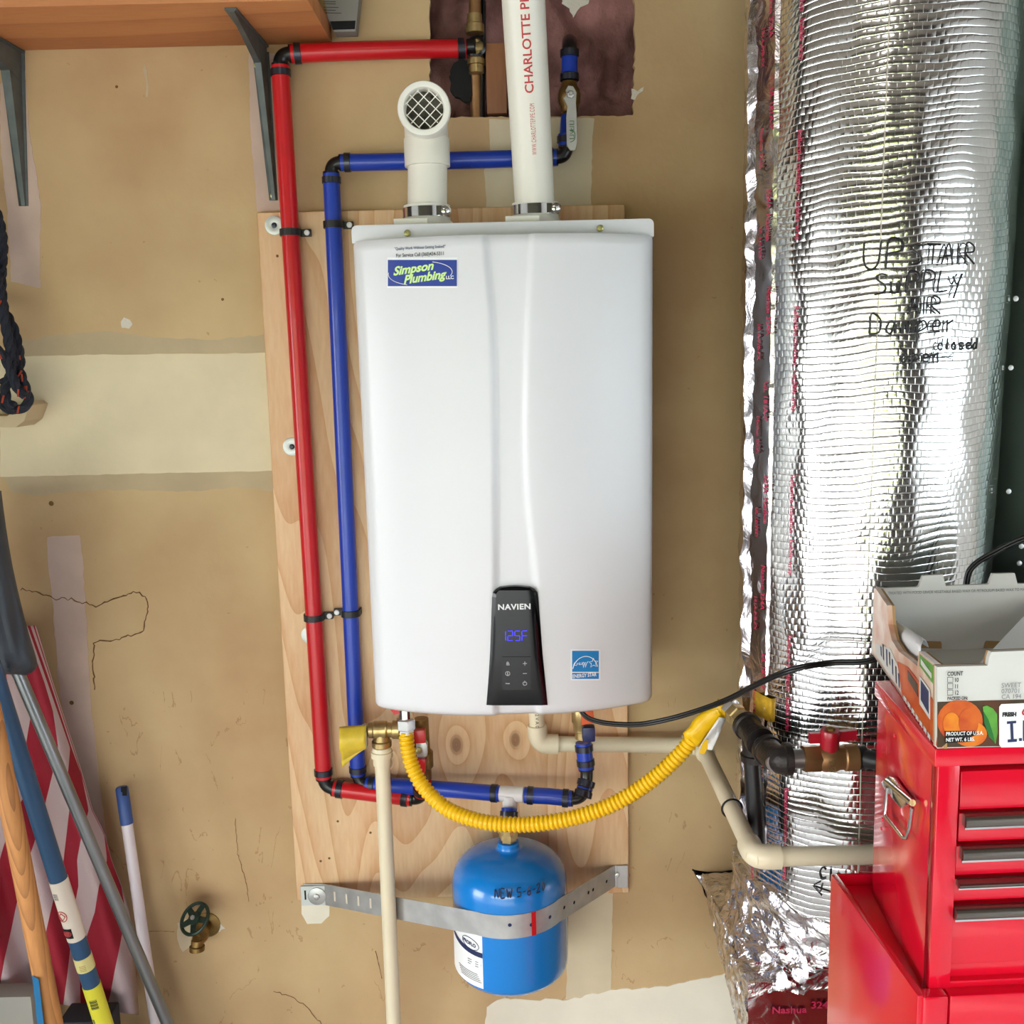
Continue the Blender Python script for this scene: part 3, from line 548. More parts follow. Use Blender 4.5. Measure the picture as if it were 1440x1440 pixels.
# installer sticker
st = obj('installer_sticker', decal(544.5, 362, 643.5, 405, .0006), M['paper'], heater, label='blue and white plumbing company sticker')
stg = obj('sticker_ground', decal(545.5, 365.5, 642.5, 402.5, .0009), M['st_blue'], st)
sk = .10
obj('sticker_name', merge(text_geo('Simpson', .0165, fmap(553, 387.5, .0013, slant=sk), 1.05, bold=.0006, shear=.3), text_geo('Plumbing', .0165, fmap(567.5, 399.5, .0013, slant=sk), 1.0, bold=.0006, shear=.3)), M['lgreen'], st)
obj('sticker_print', text_geo('LLC', .0062, fmap(627, 392.5, .0013), 1.1, bold=.0002), M['paper'], st)
obj('swoosh', tube([fmap(590, 384, .0013)(.047 * math.cos(t), .016 * math.sin(t)) for t in [-.35 + 1.5 * i / 14 for i in range(15)]], .0005, 5), M['paper'], st)
obj('swoosh', tube([fmap(590, 384, .0013)(.046 * math.cos(t), .017 * math.sin(t)) for t in [PI - .15 + 1.3 * i / 14 for i in range(15)]], .0005, 5), M['paper'], st)
obj('sticker_line', text_geo('For Service Call (360)434-5311', .0071, fmap(557, 362, .0012), .78, bold=.00008), M['dmark'], heater)
obj('sticker_line', text_geo('"Quality Work Without Getting Soaked!"', .0056, fmap(555, 352, .0012), .78, bold=.00006), M['navy'], heater)

# ================================================================ FLUES
p0 = V((cl_l.x, -.15, cl_l.z + .02)); 
el = thing('intake_elbow_pipe', 'short white vent pipe ending in an elbow with a round mesh screen', 'vent pipe', (p0.x, p0.y, p0.z))
zb_ = at(598, 235, -.15).z; zc_ = at(597, 150, -.19).z; ex = at(598, 180, -.17).x
obj('pipe', lathe([(.0300, 0), (.0300, zb_ - p0.z + .02)], p0, (ex - p0.x, 0, zb_ - p0.z), 36), M['pvc'], el, smooth=True)
eb = V((ex, -.15, zb_)); mc = at(597, 155, -.215)
path = arc3(eb + V((0, 0, .035)), V((ex, -.15, mc.z)), V((mc.x, -.200, mc.z)), 12)
obj('elbow', merge(lathe([(.0301, 0), (.0345, .0005), (.0345, .04), (.033, .043)], eb, (0, 0, 1), 40), tube([eb + V((0, 0, .02))] + path, .0328, 36, cap=False)), M['pvc'], el, smooth=True)
hub = obj('mouth_ring', lathe([(.0325, -.03), (.0365, -.012), (.0382, 0), (.0382, .012), (.037, .0145), (.0325, .0152), (.0295, .0145), (.0285, .012), (.0275, .004), (.0275, -.05)], mc, (0, -1, -.04), 48), M['pvc2'], el, smooth=True)
obj('screen_back', lathe([(.0277, -.012), (0, -.012)], mc, (0, -1, -.04), 30), mat('screen_mesh', (110, 106, 92), .6, var=.2, vs=300), el)
gs = []
for k in (-2, -1, 0, 1, 2):
    h = .0118 * k; L_ = math.sqrt(max(0, .0274 ** 2 - h * h))
    for s in (1, -1):
        d = V((s, 0, 1)).normalized(); nn = V((1, 0, -s)).normalized(); cc = mc + V((0, -.007, 0)) + nn * h; gs.append(cyl(cc - d * L_, cc + d * L_, .0008, 6))
obj('mesh_screen', merge(*gs), M['pvc2'], el)
pb = V((cl_r.x, -.15, cl_r.z + .02)); q0 = at(736, 0, -.255); dirv = (q0 - pb); q1 = pb + dirv * 1.45
fl = thing('exhaust_pipe', 'tall white plastic exhaust pipe rising from the heater with red lettering', 'vent pipe', pb)
obj('pipe', lathe([(.0303, 0), (.0303, (q1 - pb).length)], pb, dirv, 48), M['pvc'], fl, smooth=True)
ax = dirv.normalized(); side = V((1, 0, 0)); side = (side - ax * side.dot(ax)).normalized(); fr_ = ax.cross(side)
if fr_.y > 0: fr_ = -fr_
def pipemap(s0, a0, r):
    def f(tx, ty):     # tx runs up the pipe, ty runs left around it
        a = a0 - ty / r; return pb + ax * (s0 + tx) + side * (r * math.sin(a)) + fr_ * (r * math.cos(a))
    return f
def s_at(py):
    best = min(range(600), key=lambda i: abs(py - (720 - F * ((pb + ax * (i * .001) - CAM).dot(UP)) / ((pb + ax * (i * .001) - CAM).dot(FW))))); return best * .001
S1 = s_at(128); S2 = s_at(212)
obj('pipe_lettering', text_geo('CHARLOTTE PIPE', .0175, pipemap(S1, .22, .0306), 1.02, bold=.0003, sub=.004), M['redink'], fl)
obj('pipe_lettering', text_geo('WWW.CHARLOTTEPIPE.COM', .0100, pipemap(S2, .22, .0306), .46, spc=1.2, sub=.004), M['redink'], fl)

# ================================================================ PEX LINES
def pexline(root, pts, r, m, gap=1.25, ends=(1, 1), elbr=.78):
    n = len(pts); pts = [V(p) for p in pts]
    g = r * gap
    for i in range(n - 1):
        a, b = pts[i], pts[i + 1]; d = (b - a).normalized(); A = a + d * (g if i > 0 or ends[0] else 0); B = b - d * (g if i < n - 2 or ends[1] else 0)
        L = (B - A).length; k = max(2, int(L / .05)); mid = []
        sd = V((math.sin(i * 3.1), 0, math.cos(i * 2.3))) * .0012
        for j in range(k + 1): mid.append(A.lerp(B, j / k) + sd * math.sin(PI * j / k))
        obj('pipe', tube(mid, r, 24), m, root, smooth=True)
        for e, (P_, s) in enumerate(((A, 1), (B, -1))):
            if (e == 0 and (i > 0 or ends[0])) or (e == 1 and (i < n - 2 or ends[1])):
                q = P_ + d * (s * r * .35); obj('crimp_ring', lathe([(r * 1.0, 0), (r * 1.13, .0004), (r * 1.13, r * .75), (r * 1.0, r * .78)], q, d * s, 24), M['crimp'], root, smooth=True)
    for i in range(1, n - 1):
        a = pts[i] + (pts[i - 1] - pts[i]).normalized() * (g + r * .5); b = pts[i] + (pts[i + 1] - pts[i]).normalized() * (g + r * .5)
        a2 = pts[i] + (pts[i - 1] - pts[i]).normalized() * g; b2 = pts[i] + (pts[i + 1] - pts[i]).normalized() * g
        obj('elbow', merge(tube([a] + arc3(a2, pts[i], b2, 10) + [b], r * elbr, 20), lathe([(r * .98, 0), (r * .98, r * .22)], a2, pts[i] - a2, 20), lathe([(r * .98, 0), (r * .98, r * .22)], b2, pts[i] - b2, 20)), M['blk'], root, smooth=True)
RP = .0145
yP = -.036
r0, r1, r2, r3 = at(655, 68, -.004), at(393, 76, yP), at(456, 1107, yP - .002), at(592, 1124, -.06)
rl = thing('red_water_pipe', 'red hot water pipe running from wall hole left and down to the heater', 'pipe', r2)
pexline(rl, [r0, r1, r2, r3, at(595, 1098, -.085)], RP, M['red'], ends=(0, 0))
obj('crimp_ring', lathe([(RP, 0), (RP * 1.12, .0005), (RP * 1.12, .011), (RP, .0115)], r0 + (r1 - r0).normalized() * .002, (r1 - r0), 24), M['crimp'], rl, smooth=True)
b0, b1, b2, b3 = at(800, 62, .004), at(797, 221, -.034), at(465, 229, yP), at(504, 1102, yP)
bl = thing('blue_water_pipe', 'blue cold water pipe running behind the vents and down the plywood to a tee', 'pipe', b3)
RB = .0138
teeP = at(717, 1117, -.105)
pexline(bl, [b1 + V((0, 0, .036)), b1, b2, b3, teeP], RB, M['blue'], ends=(0, 1))
# white tee and right run
d1 = (teeP - b3).normalized(); c3 = at(818, 1124, -.120); c4 = at(826, 1094, -.105); c5 = at(819, 1041, -.10)
tw = obj('tee_fitting', merge(cyl(teeP - d1 * .024, teeP + V((.024, 0, -.001)), RB * .98, 24), cyl(teeP, teeP + V((0, 0, -.026)), RB * .95, 24)), M['tee'], cat='pipe fitting', label='white plastic tee joining the blue pipes above the blue tank', smooth=True)
br = thing('blue_branch_pipe', 'short blue pipe from the white tee to the valve under the heater', 'pipe', c3)
pexline(br, [teeP + V((.008, 0, 0)), c3, c4, c5 + V((0, 0, .014))], RB, M['blue'], ends=(1, 1))
tk = thing('blue_tank_stub', 'very short blue pipe dropping from the white tee to the blue tank', 'pipe', at(718, 1168, -.12))
cx, cy_ = at(718, 1300, -.125).x, -.125
zn = at(718, 1186, -.125).z
pexline(tk, [teeP + V((0, 0, -.006)), V((cx, cy_, zn + .028))], RB, M['blue'], ends=(1, 0))
# clips
def clip(px, py, Y, r, side_, label):
    c = at(px, py, Y); t = thing('pipe_clip', label, 'clip', (c.x, -.018, c.z), 'black clips on the plywood'); h = .0055; g = []
    arc = [(r + .0012, -PI * .05 - PI * .9 * i / 12) for i in range(13)]
    o_ = [V((c.x - (r + .003), -.0185, 0))] + [V((c.x + rr * math.cos(PI + -a if False else PI + (-(a) * -1)), c.y - 0 + rr * math.sin(a), 0)) for rr, a in arc][:0]
    outer = [V((c.x + (r + .0030) * math.cos(PI + PI * i / 14), c.y + (r + .0030) * math.sin(PI + PI * i / 14), 0)) for i in range(15)]
    inner = [V((c.x + (r + .0005) * math.cos(PI + PI * i / 14), c.y + (r + .0005) * math.sin(PI + PI * i / 14), 0)) for i in range(15)]
    ring = [V((c.x - r - .003, -.019, 0))] + outer + [V((c.x + r + .003, -.019, 0)), V((c.x + r + .0005, -.019, 0))] + inner[::-1] + [V((c.x - r - .0005, -.019, 0))]
    v, f = slab([V((p.x, p.y, c.z - h)) for p in ring], (0, 0, 1), 2 * h)
    ear = bx(c.x + side_ * (r + .001) if side_ > 0 else c.x - r - .017, c.x + r + .017 if side_ > 0 else c.x - r - .001, -.030, -.0185, c.z - h, c.z + h)
    obj('band', merge((v, f), ear), M['clip'], t, bevel=0)
    obj('screw', lathe([(.0048, 0), (.0044, .0022), (.002, .0034), (0, .0034)], (c.x + side_ * (r + .0115), -.030, c.z), (0, -1, 0), 14), M['paper'], t, smooth=True)
def pipex(a, b, py):   # x pixel of a pipe at a row
    pa, pb_ = a, b; lo, hi = 0, 1
    for _ in range(30):
        m_ = (lo + hi) / 2; p = pa.lerp(pb_, m_); y = 720 - F * (p - CAM).dot(UP) / (p - CAM).dot(FW)
        if y < py: lo = m_
        else: hi = m_
    p = pa.lerp(pb_, lo); return 720 + F * (p - CAM).dot(RT) / (p - CAM).dot(FW)
clip(pipex(r1, r2, 327), 327, yP, RP, 1, 'black plastic clip holding the red pipe near the top of the plywood')
clip(pipex(r1, r2, 868), 868, yP, RP, 1, 'black plastic clip holding the red pipe lower on the plywood')
clip(pipex(b2, b3, 316), 316, yP, RB, 1, 'black plastic clip holding the blue pipe near the top of the plywood')
clip(pipex(b2, b3, 862), 862, yP, RB, -1, 'black plastic clip holding the blue pipe lower on the plywood')

# brass tee in the wall hole with copper pipe
c = at(668, 66, -.002)
t = thing('brass_tee', 'brass tee fitting on a copper pipe inside the wall hole', 'pipe fitting', at(669, 165, .02))
obj('pipe', tube([at(672, 185, .03), at(670, 100, .028), at(668, 70, .02)], .0115, 20), M['copper'], t, smooth=True)
obj('fitting', merge(lathe([(.0125, 0), (.0125, .012), (.0145, .013), (.0145, .022), (.012, .024), (.012, .05)], at(670, 103, .006), (0, 0, 1), 20), lathe([(.012, 0), (.0155, .001), (.0155, .014), (.0125, .016), (.0125, .03)], at(668, 48, .006), (0, 0, 1), 20), cyl(c + V((-.012, .005, 0)), c + V((.012, .01, 0)), .0135)), M['brass'], t, smooth=True)
obj('pipe', tube([at(668, 30, .006), at(668, -80, .006)], .010, 18), M['copper'], t, smooth=True)
obj('elbow', merge(cyl(c + V((-.014, 0, 0)), c + V((.002, -.002, 0)), .0125), lathe([(.010, 0), (.0165, .0005), (.0165, .008), (.0125, .010), (.0118, .004), (0, .004)], c + V((.002, .004, 0)), (0, -1, 0), 24)), M['blk'], t, smooth=True)
# blue shut-off valve by the vent
vt = at(801, 150, -.018)
bv = thing('shutoff_valve', 'small ball valve with flat silver lever on blue pipe, right of the exhaust pipe', 'valve', at(800, 215, -.03))
obj('pipe', tube([at(801, 104, -.012), at(801, 78, -.008)], RB * .95, 20), M['blue'], bv, smooth=True)
obj('elbow', tube([at(801, 82, -.008)] + arc3(at(801, 74, -.006), at(801, 62, -.004), at(801, 60, .03), 8), RB * .9, 20), M['blk'], bv, smooth=True)
for y in (74, 108): obj('crimp_ring', lathe([(RB, 0), (RB * 1.13, .0005), (RB * 1.13, .0105), (RB, .011)], at(801, y + 6, -.011), (0, 0, 1), 24), M['crimp'], bv, smooth=True)
obj('valve_body', merge(lathe([(.011, 0), (.0145, .002), (.0145, .012), (.0175, .016), (.0185, .028), (.0165, .038), (.0135, .042), (.012, .05)], at(801, 160, -.014), (0, 0, 1), 24)), M['dbrass'], bv, smooth=True)
o_ = [(792, 138), (797, 133), (795, 127), (799, 120), (806, 121), (811, 130), (810, 145), (811, 160), (812, 200), (809, 211), (802, 212), (797, 205), (796, 165), (798, 150)]
lv = obj('lever', slab([at(x, y, -.050) for x, y in o_], (0, 1, 0), .0025), M['steel'], bv, bevel=.0006, segs=1)
obj('lever_nut', lathe([(.0062, 0), (.0062, .005), (.0035, .006), (.003, .009), (0, .009)], at(802, 133, -.0505), (0, -1, 0), 6), M['steel'], lv)
g_ = []
for y0 in (170, 178, 190): g_.append(tube([at(801, y0, -.0507), at(807, y0, -.0507), at(807, y0 + 5, -.0507), at(801, y0 + 5, -.0507)], .0006, 4))
g_.append(tube([at(803, 180 + 0, -.0507), at(806, 186, -.0507), at(802, 188, -.0507)], .0006, 4))
g_.append(tube(cat([at(802, 200, -.0507), at(808, 196, -.0507), at(808, 186, -.0507), at(802, 184, -.0507)], 4), .0007, 4))
obj('lever_print', merge(*g_), M['gprint'], lv)
obj('lower_pipe', tube([at(800, 165, -.02), b1 + V((0, 0, .02))], RB * .95, 20), M['blue'], bv, smooth=True)

# ================================================================ UNDER THE HEATER
# relief valve with lever and tag
Yr = -.125; rc = at(537, 1027, Yr)
rv = thing('relief_valve', 'brass pressure relief valve with thin silver lever left of the yellow hose', 'valve', rc)
obj('body', merge(lathe([(.011, 0), (.0135, .001), (.0135, .008), (.0155, .010), (.0155, .030), (.0125, .033), (.0125, .040), (.0155, .041), (.0155, .052), (.012, .054), (.011, .062)], at(518, 1027, Yr), (1, 0, 0), 24), lathe([(.0135, 0), (.0168, .0015), (.0168, .010), (.0145, .012), (.0135, .026)], at(537, 1050, Yr), (0, 0, 1), 24)), M['brass'], rv, smooth=True)
obj('lever', slab([at(x, y, Yr - .01) for x, y in ((507, 1024), (512, 1022), (516, 1030), (516, 1052), (512, 1055), (509, 1040))], (0, 1, 0), .02), M['steel'], rv, bevel=.001)
rows = []
for i in range(13):
    a = i / 12; rr = []
    for j in range(9):
        s = j / 8; x = 477 + 38 * s + (4 * a if a > .6 else 0) * (1 - s); y = 1022 - 3 * s + 34 * min(1, a * 1.6) + (24 * (max(0, a - .62) / .38) ** .8) * (1 - s) ** 1.3
        Y = Yr - .010 - .022 * math.sin(PI * min(1, a * 1.2)) * (1 - .3 * s); rr.append(at(x, y, Y))
    rows.append(rr)
v, f = sheet(rows); n_ = len(v)
tg = obj('warning_tag', (v, f), M['ytag'], cat='tag', label='curled yellow paper tag wrapped over the blue pipe beside the relief valve', smooth=True)
md = tg.modifiers.new('thickness', 'SOLIDIFY'); md.thickness = .0005
obj('hanger_wire', tube([at(512, 1036, Yr - .015), at(515, 1030, Yr - .012), at(520, 1027, Yr)], .0012, 6), M['steel'], tg)
# relief drain pipe
dp = thing('drain_pipe', 'long straight cream plastic drain pipe dropping from relief valve past the metal strap', 'pipe', at(553, 1438, Yr))
top_ = at(537, 1058, Yr); bot_ = V((top_.x, Yr, .12)); RC = .0128
obj('pipe', tube([top_, V((top_.x, Yr, .5)), bot_], RC, 24), M['cpvc'], dp, smooth=True)
obj('adapter', lathe([(RC, 0), (.0152, .0005), (.0152, .014), (.0185, .0145), (.0185, .024), (.0165, .025), (.0155, .032)], top_ - V((0, 0, .022)), (0, 0, 1), 8 * 3), M['cpvc'], dp, smooth=True)
# gas connector nut and yellow corrugated hose
hs = [(571, 1030, -.135), (573, 1050, -.14), (580, 1078, -.150), (596, 1107, -.165), (628, 1137, -.185), (672, 1154, -.205), (718, 1159.5, -.215), (768, 1157, -.222), (818, 1147, -.228), (868, 1128, -.232), (915, 1098, -.235), (955, 1062, -.238), (982, 1028, -.240), (998, 1006, -.243), (1012, 996, -.247), (1026, 994, -.252)]
hp = cat([at(*q) for q in hs], 60); L = [0]
for a, b in zip(hp, hp[1:]): L.append(L[-1] + (b - a).length)
RH = .0126; N = int(L[-1] / .00105); pts = []; rad = []; k = 0
for i in range(N + 1):
    s = L[-1] * i / N
    while k < len(L) - 2 and L[k + 1] < s: k += 1
    t_ = (s - L[k]) / max(1e-9, L[k + 1] - L[k]); pts.append(hp[k].lerp(hp[k + 1], t_)); rad.append(RH + .0004 - .0026 * (0.5 - .5 * math.cos(2 * PI * s / .0076)) ** 2.2)
gh = thing('gas_hose', 'long yellow corrugated gas hose sagging from heater to the black pipe', 'hose', pts[N // 2])
obj('corrugated_tube', tube(pts, rad, 20), M['yel'], gh, smooth=True, auto=80)
n0 = at(571, 1028, -.135)
obj('hose_nut', merge(lathe([(.0135, 0), (.0135, .006), (.0165, .008), (.0165, .024), (.0135, .026)], n0 - V((0, 0, .003)), (.0, 0, 1), 6), lathe([(.0118, .02), (.0118, .045)], n0, (0, 0, 1), 16)), M['chrome'], gh, label='chrome hex nut')
# peeled yellow wrap near the far end
rows = []
for i in range(15):
    t_ = i / 14; x = 972 + 50 * t_; y = 1042 - 50 * t_ ** .8; rr = []
    for j in range(7): u_ = -1 + j / 3; rr.append(at(x + 11 * u_ + random.uniform(-1.2, 1.2), y + 9 * u_ + random.uniform(-1.5, 1.5), -.243 - .0135 * math.sqrt(max(0, 1 - .8 * u_ * u_)) - random.uniform(0, .0016)))
    rows.append(rr)
o_ = obj('peeled_wrap', sheet(rows), M['yel'], gh, smooth=True); md = o_.modifiers.new('thickness', 'SOLIDIFY'); md.thickness = .0008
rows = []
for i in range(9):
    t_ = i / 8; x = 1016 - 24 * t_; y = 1008 + 44 * t_; rr = [at(x + (10 + 8 * t_) * (j / 4 - .5) * 1.0, y + 3 * j / 4, -.262 - .006 * math.sin(PI * t_ + j)) for j in range(5)]; rows.append(rr)
o_ = obj('hose_tag', sheet(rows), M['paper'], cat='tag', label='small white folded tag hanging below the yellow hose end', smooth=True); md = o_.modifiers.new('thickness', 'SOLIDIFY'); md.thickness = .0006
obj('yellow_end', slab([at(x, y, -.27) for x, y in ((990, 1042), (996, 1040), (995, 1052), (990, 1061), (984, 1060), (986, 1050))], (0, 1, 0), .001), M['yel'], o_)
# hot service valve with red handles
hv = thing('hot_service_valve', 'brass hot water valve with red handles hidden behind the yellow hose', 'valve', at(595, 1095, -.085))
obj('body', merge(lathe([(.012, 0), (.015, .002), (.015, .02), (.019, .024), (.019, .05), (.014, .055), (.013, .11)], at(595, 1096, -.085), (0, 0, 1), 20)), M['dbrass'], hv, smooth=True)
obj('handle', bx(*[q for q in (at(583, 1040, -.11).x, at(599, 1040, -.11).x)], -.122, -.108, at(590, 1042, -.11).z, at(590, 1024, -.11).z), M['redh'], hv, bevel=.002, label='upper red handle')
obj('handle', slab([at(x, y, -.122) for x, y in ((584, 1068), (599, 1068), (598, 1086), (594, 1094), (588, 1086))], (0, 1, 0), .012), M['redh'], hv, bevel=.002, label='lower red handle')
obj('valve_plate', slab([at(x, y, -.113) for x, y in ((585, 1046), (597, 1042), (601, 1048), (601, 1062), (596, 1068), (586, 1066))], (0, 1, 0), .014), M['steel'], hv, bevel=.001)
obj('bolt', lathe([(.006, 0), (.006, .005), (.002, .007), (0, .007)], at(589, 1055, -.114), (0, -1, 0), 6), M['screw'], hv)
obj('drain_tab', slab([at(x, y, -.14) for x, y in ((549, 998), (562, 998), (560, 1004), (554, 1005))], (0, 1, 0), .01), M['redh'], hv)
# condensate pipe
cp = thing('condensate_pipe', 'cream plastic pipe leaving heater bottom, running right along the wall and out round the duct', 'pipe', at(1062, 1203, -.415))
k0 = at(753, 985, -.05); k1 = at(757, 1046, -.05); k2 = at(987, 1048, -.05); k3 = at(1062, 1203, -.418); k4 = at(1262, 1203, -.418)
k3.z = k4.z = (k3.z + k4.z) / 2
RCP = .0136
def stiff(P, r, rf, root, m, mf):
    for i in range(len(P) - 1): obj('pipe', tube([P[i], P[i + 1]], r, 24), m, root, smooth=True)
    for i in range(1, len(P) - 1):
        a = (P[i - 1] - P[i]).normalized(); b = (P[i + 1] - P[i]).normalized(); g = r * 1.9
        obj('elbow', merge(tube([P[i] + a * g * 1.35, P[i] + a * g * .8] + arc3(P[i] + a * g * .75, P[i], P[i] + b * g * .75, 8) + [P[i] + b * g * .8, P[i] + b * g * 1.35], rf, 24)), mf, root, smooth=True)
stiff([k0, k1, k2, k3, k4], RCP, RCP * 1.28, cp, M['cpvc'], M['cpvc'])
obj('pipe_lettering', text_geo('C 2 V A 0', .009, lambda tx, ty: V((k0.x + .002 + ty - .003, -.05 - .0139, k0.z - .012 - tx)), .9), M['dmark'], cp)
# cold service valve
cv = thing('cold_service_valve', 'brass cold water valve with orange label and navy handle under the heater right side', 'valve', at(821, 1040, -.10))
obj('body', merge(lathe([(.0125, 0), (.0125, .012), (.0155, .014), (.0155, .026), (.018, .03), (.018, .06), (.015, .064), (.014, .09)], c5 + V((0, 0, .004)), (0, 0, 1), 20)), M['brass'], cv, smooth=True)
obj('handle', bx(at(818, 1018, -.12).x, at(836, 1018, -.12).x, -.136, -.116, at(826, 1039, -.12).z, at(826, 1019, -.12).z), M['navy_pl'], cv, bevel=.003, label='navy plastic handle')
obj('orange_label', slab([at(x, y, -.135) for x, y in ((817, 999), (834, 996), (836, 1017), (818, 1020))], (0, 1, 0), .012), M['orange_lbl'], cv, bevel=.001)
obj('blue_tab', slab([at(x, y, -.14) for x, y in ((790, 996), (801, 995), (801, 1000), (792, 1001))], (0, 1, 0), .012), M['navy_pl'], cv)
# black cable
cb = cat([at(815, 985, -.16), at(818, 1001, -.17), at(832, 1012, -.18), at(862, 1018, -.19), at(905, 1018, -.20), at(960, 1006, -.24), at(1020, 985, -.30), at(1075, 957, -.38), at(1120, 940, -.42), at(1170, 932, -.42), at(1230, 927, -.435), V((.53, -.435, 1.22)), V((.60, -.425, 1.26)), at(1365, 800, -.425), at(1400, 776, -.43), at(1440, 757, -.44), at(1500, 740, -.45)], 10)
fr = frames(cb); off_ = .0018
obj('power_cable', merge(tube([p + b * off_ for p, (_, a, b) in zip(cb, fr)], .0025, 10), tube([p - b * off_ for p, (_, a, b) in zip(cb, fr)], .0025, 10)), M['cable'], cat='cable', label='thin black twin cable hanging from the heater, passing behind the fruit box', smooth=True)

# ================================================================ TANK AND STRAP
RT_ = .0985; zs = at(640, 1228, -.125).z
zbot = at(718, 1402, -.20).z
tank = thing('expansion_tank', 'blue metal expansion tank with handwritten date held by the strap', 'tank', (cx, cy_, zbot))
prof = [(0, 0), (.05, .001), (RT_ * .82, .006), (RT_ * .95, .016), (RT_, .034)]
zse = at(718, 1300, -.224).z - zbot
H = zn - zbot
prof += [(RT_, zse - .014), (RT_ - .0012, zse - .012), (RT_ - .0012, zse - .008), (RT_, zse - .006), (RT_, H - .072), (RT_ * .985, H - .055), (RT_ * .93, H - .040), (RT_ * .8, H - .026), (RT_ * .6, H - .016), (RT_ * .35, H - .010), (.021, H - .008), (.0185, H - .002), (.0185, H + .004), (.014, H + .005)]
pr = cat([V((a, b, 0)) for a, b in prof], 3)
shell = obj('shell', lathe([(max(0, p.x), p.y) for p in pr], (cx, cy_, zbot), (0, 0, 1), 72), M['tank'], tank, smooth=True, auto=50)
obj('brass_connector', merge(lathe([(.014, 0), (.014, .006), (.0165, .007), (.0165, .016), (.014, .018)], (cx, cy_, zn + .004), (0, 0, 1), 6), lathe([(.0185, .018), (.0185, .026), (.015, .027), (.015, .034)], (cx, cy_, zn + .004), (0, 0, 1), 20)), M['brass'], tank)
def tmap(a0, z0, tilt=0, r=RT_ + .0006):
    def f(tx, ty): a = a0 + tx / RT_; z = z0 + ty + tx * tilt; return V((cx + r * math.sin(a), cy_ - r * math.cos(a), z))
    return f
def tang(px, py):
    Y = -.2
    for _ in range(8): p = at(px, py, Y); Y = cy_ - math.sqrt(max(0, (RT_) ** 2 - (p.x - cx) ** 2))
    return math.asin(max(-1, min(1, (p.x - cx) / RT_))), p.z
a_, z_ = tang(696, 1262)
obj('handwriting', hand('NEW 5-6-20', .0155, tmap(a_, z_, .03), .00105, .82), M['ink'], tank, label='handwritten marker date')
a_, z_ = tang(641, 1316); a2, z2 = tang(678, 1388)
def cylpatch(a0, a1, za, zb_, off, zc=None):
    return sheet([[V((cx + (RT_ + off) * math.sin(a), cy_ - (RT_ + off) * math.cos(a), z)) for a in [a0 + (a1 - a0) * j / 10 for j in range(11)]] for z in (za, (za + zb_) / 2, zb_)])
a2, zq = tang(679, 1350); a1_ = a2 - .95
zt_, zb2 = tang(678, 1316)[1], tang(678, 1390)[1]
lab = obj('paper_label', cylpatch(a1_, a2, zt_, zb2, .0005), M['paper'], tank, label='white paper label with navy band')
q = []
for j in range(13):
    a = a1_ + (a2 - a1_) * j / 12; q.append((a, zt_ - .040 + .014 * (1 - j / 12) ** 2))
obj('label_band', sheet([[tmap(a, z + .009, 0, RT_ + .0010)(0, 0) for a, z in q], [tmap(a, z, 0, RT_ + .0010)(0, 0) for a, z in q]]), M['navy'], lab)
ac = a2 - .26
obj('label_lettering', text_geo('PROFLO', .0085, tmap(ac - .02, zt_ - .024, -.08, RT_ + .0012), .95, bold=.0003, align='CENTER'), M['navy'], lab)
obj('label_ring', tube([tmap(ac, zt_ - .021, -.08, RT_ + .001)(.019 * math.cos(t), .010 * math.sin(t)) for t in [2 * PI * i / 24 for i in range(25)]], .0005, 5), M['navy'], lab)
g_ = []
for k_ in range(5):
    g_.append(tube([tmap(a2 - .6 + .02 * k_, zt_ - .072 - .0032 * k_, 0, RT_ + .001)(x * .001, 0) for x in range(0, 52, 6)], .00035, 4))
for k_ in range(3): g_.append(tube([tmap(a2 - .32, zt_ - .05 - .004 * k_, 0, RT_ + .001)(x * .001, 0) for x in range(0, 12 - 2 * k_, 3)], .0004, 4)); g_.append(tube([tmap(a2 - .15, zt_ - .05 - .004 * k_, 0, RT_ + .001)(x * .001, 0) for x in range(0, 8, 2)], .0004, 4))
obj('label_small_print', merge(*g_), M['dmark'], lab)
a_, z_ = -.45, zn - .028
obj('handwriting', hand('NEW', .008, lambda tx, ty: V((cx - .048 + tx, cy_ - .052 + ty * .8 - tx * .3 , zn - .0235 + ty * .25 + .0005 * 0 - tx * .0)), .0006), M['ink'], tank)
# strap
sl = at(428, 1258, -.021); sr = at(880, 1232, -.021); zf = at(718, 1305, -.2245).z
rs = RT_ + .0008
P2 = [V((sl.x, -.0205)), V((sl.x + .035, -.0215))] + [V((cx + rs * math.sin(a), cy_ - rs * math.cos(a))) for a in [-1.62 + 3.1 * i / 120 for i in range(121)]] + [V((sr.x - .020, -.0215)), V((sr.x, -.0205))]
def hull_front(P):
    h = []
    for p in P:
        while len(h) >= 2 and (h[-1].x - h[-2].x) * (p.y - h[-2].y) - (h[-1].y - h[-2].y) * (p.x - h[-2].x) <= 0: h.pop()
        h.append(p)
    return h
Hh = hull_front(sorted(P2[1:-1], key=lambda p: p.x)); chain = [P2[0]] + Hh + [P2[-1]]
dd = [0]
for a, b in zip(chain, chain[1:]): dd.append(dd[-1] + (b - a).length)
iL = next(i for i, p in enumerate(chain) if abs((p - V((cx, cy_))).length - rs) < 1e-4); iR = max(i for i, p in enumerate(chain) if abs((p - V((cx, cy_))).length - rs) < 1e-4)
hh = .0205; zL, zR = sl.z, sr.z + .001
def zstrap(i):
    if i <= 1: return zL
    if i < iL: return zL + (zf - zL) * (dd[i] - dd[1]) / (dd[iL] - dd[1])
    if i > iR: return zf + .004 + (zR - zf - .004) * min(1, (dd[i] - dd[iR]) / (dd[-2] - dd[iR]))
    return zf + .004 * (i - iL) / max(1, iR - iL)
strap = thing('metal_strap', 'galvanised steel strap with holes wrapped round the front of blue tank', 'strap', (cx, -.225, zf))
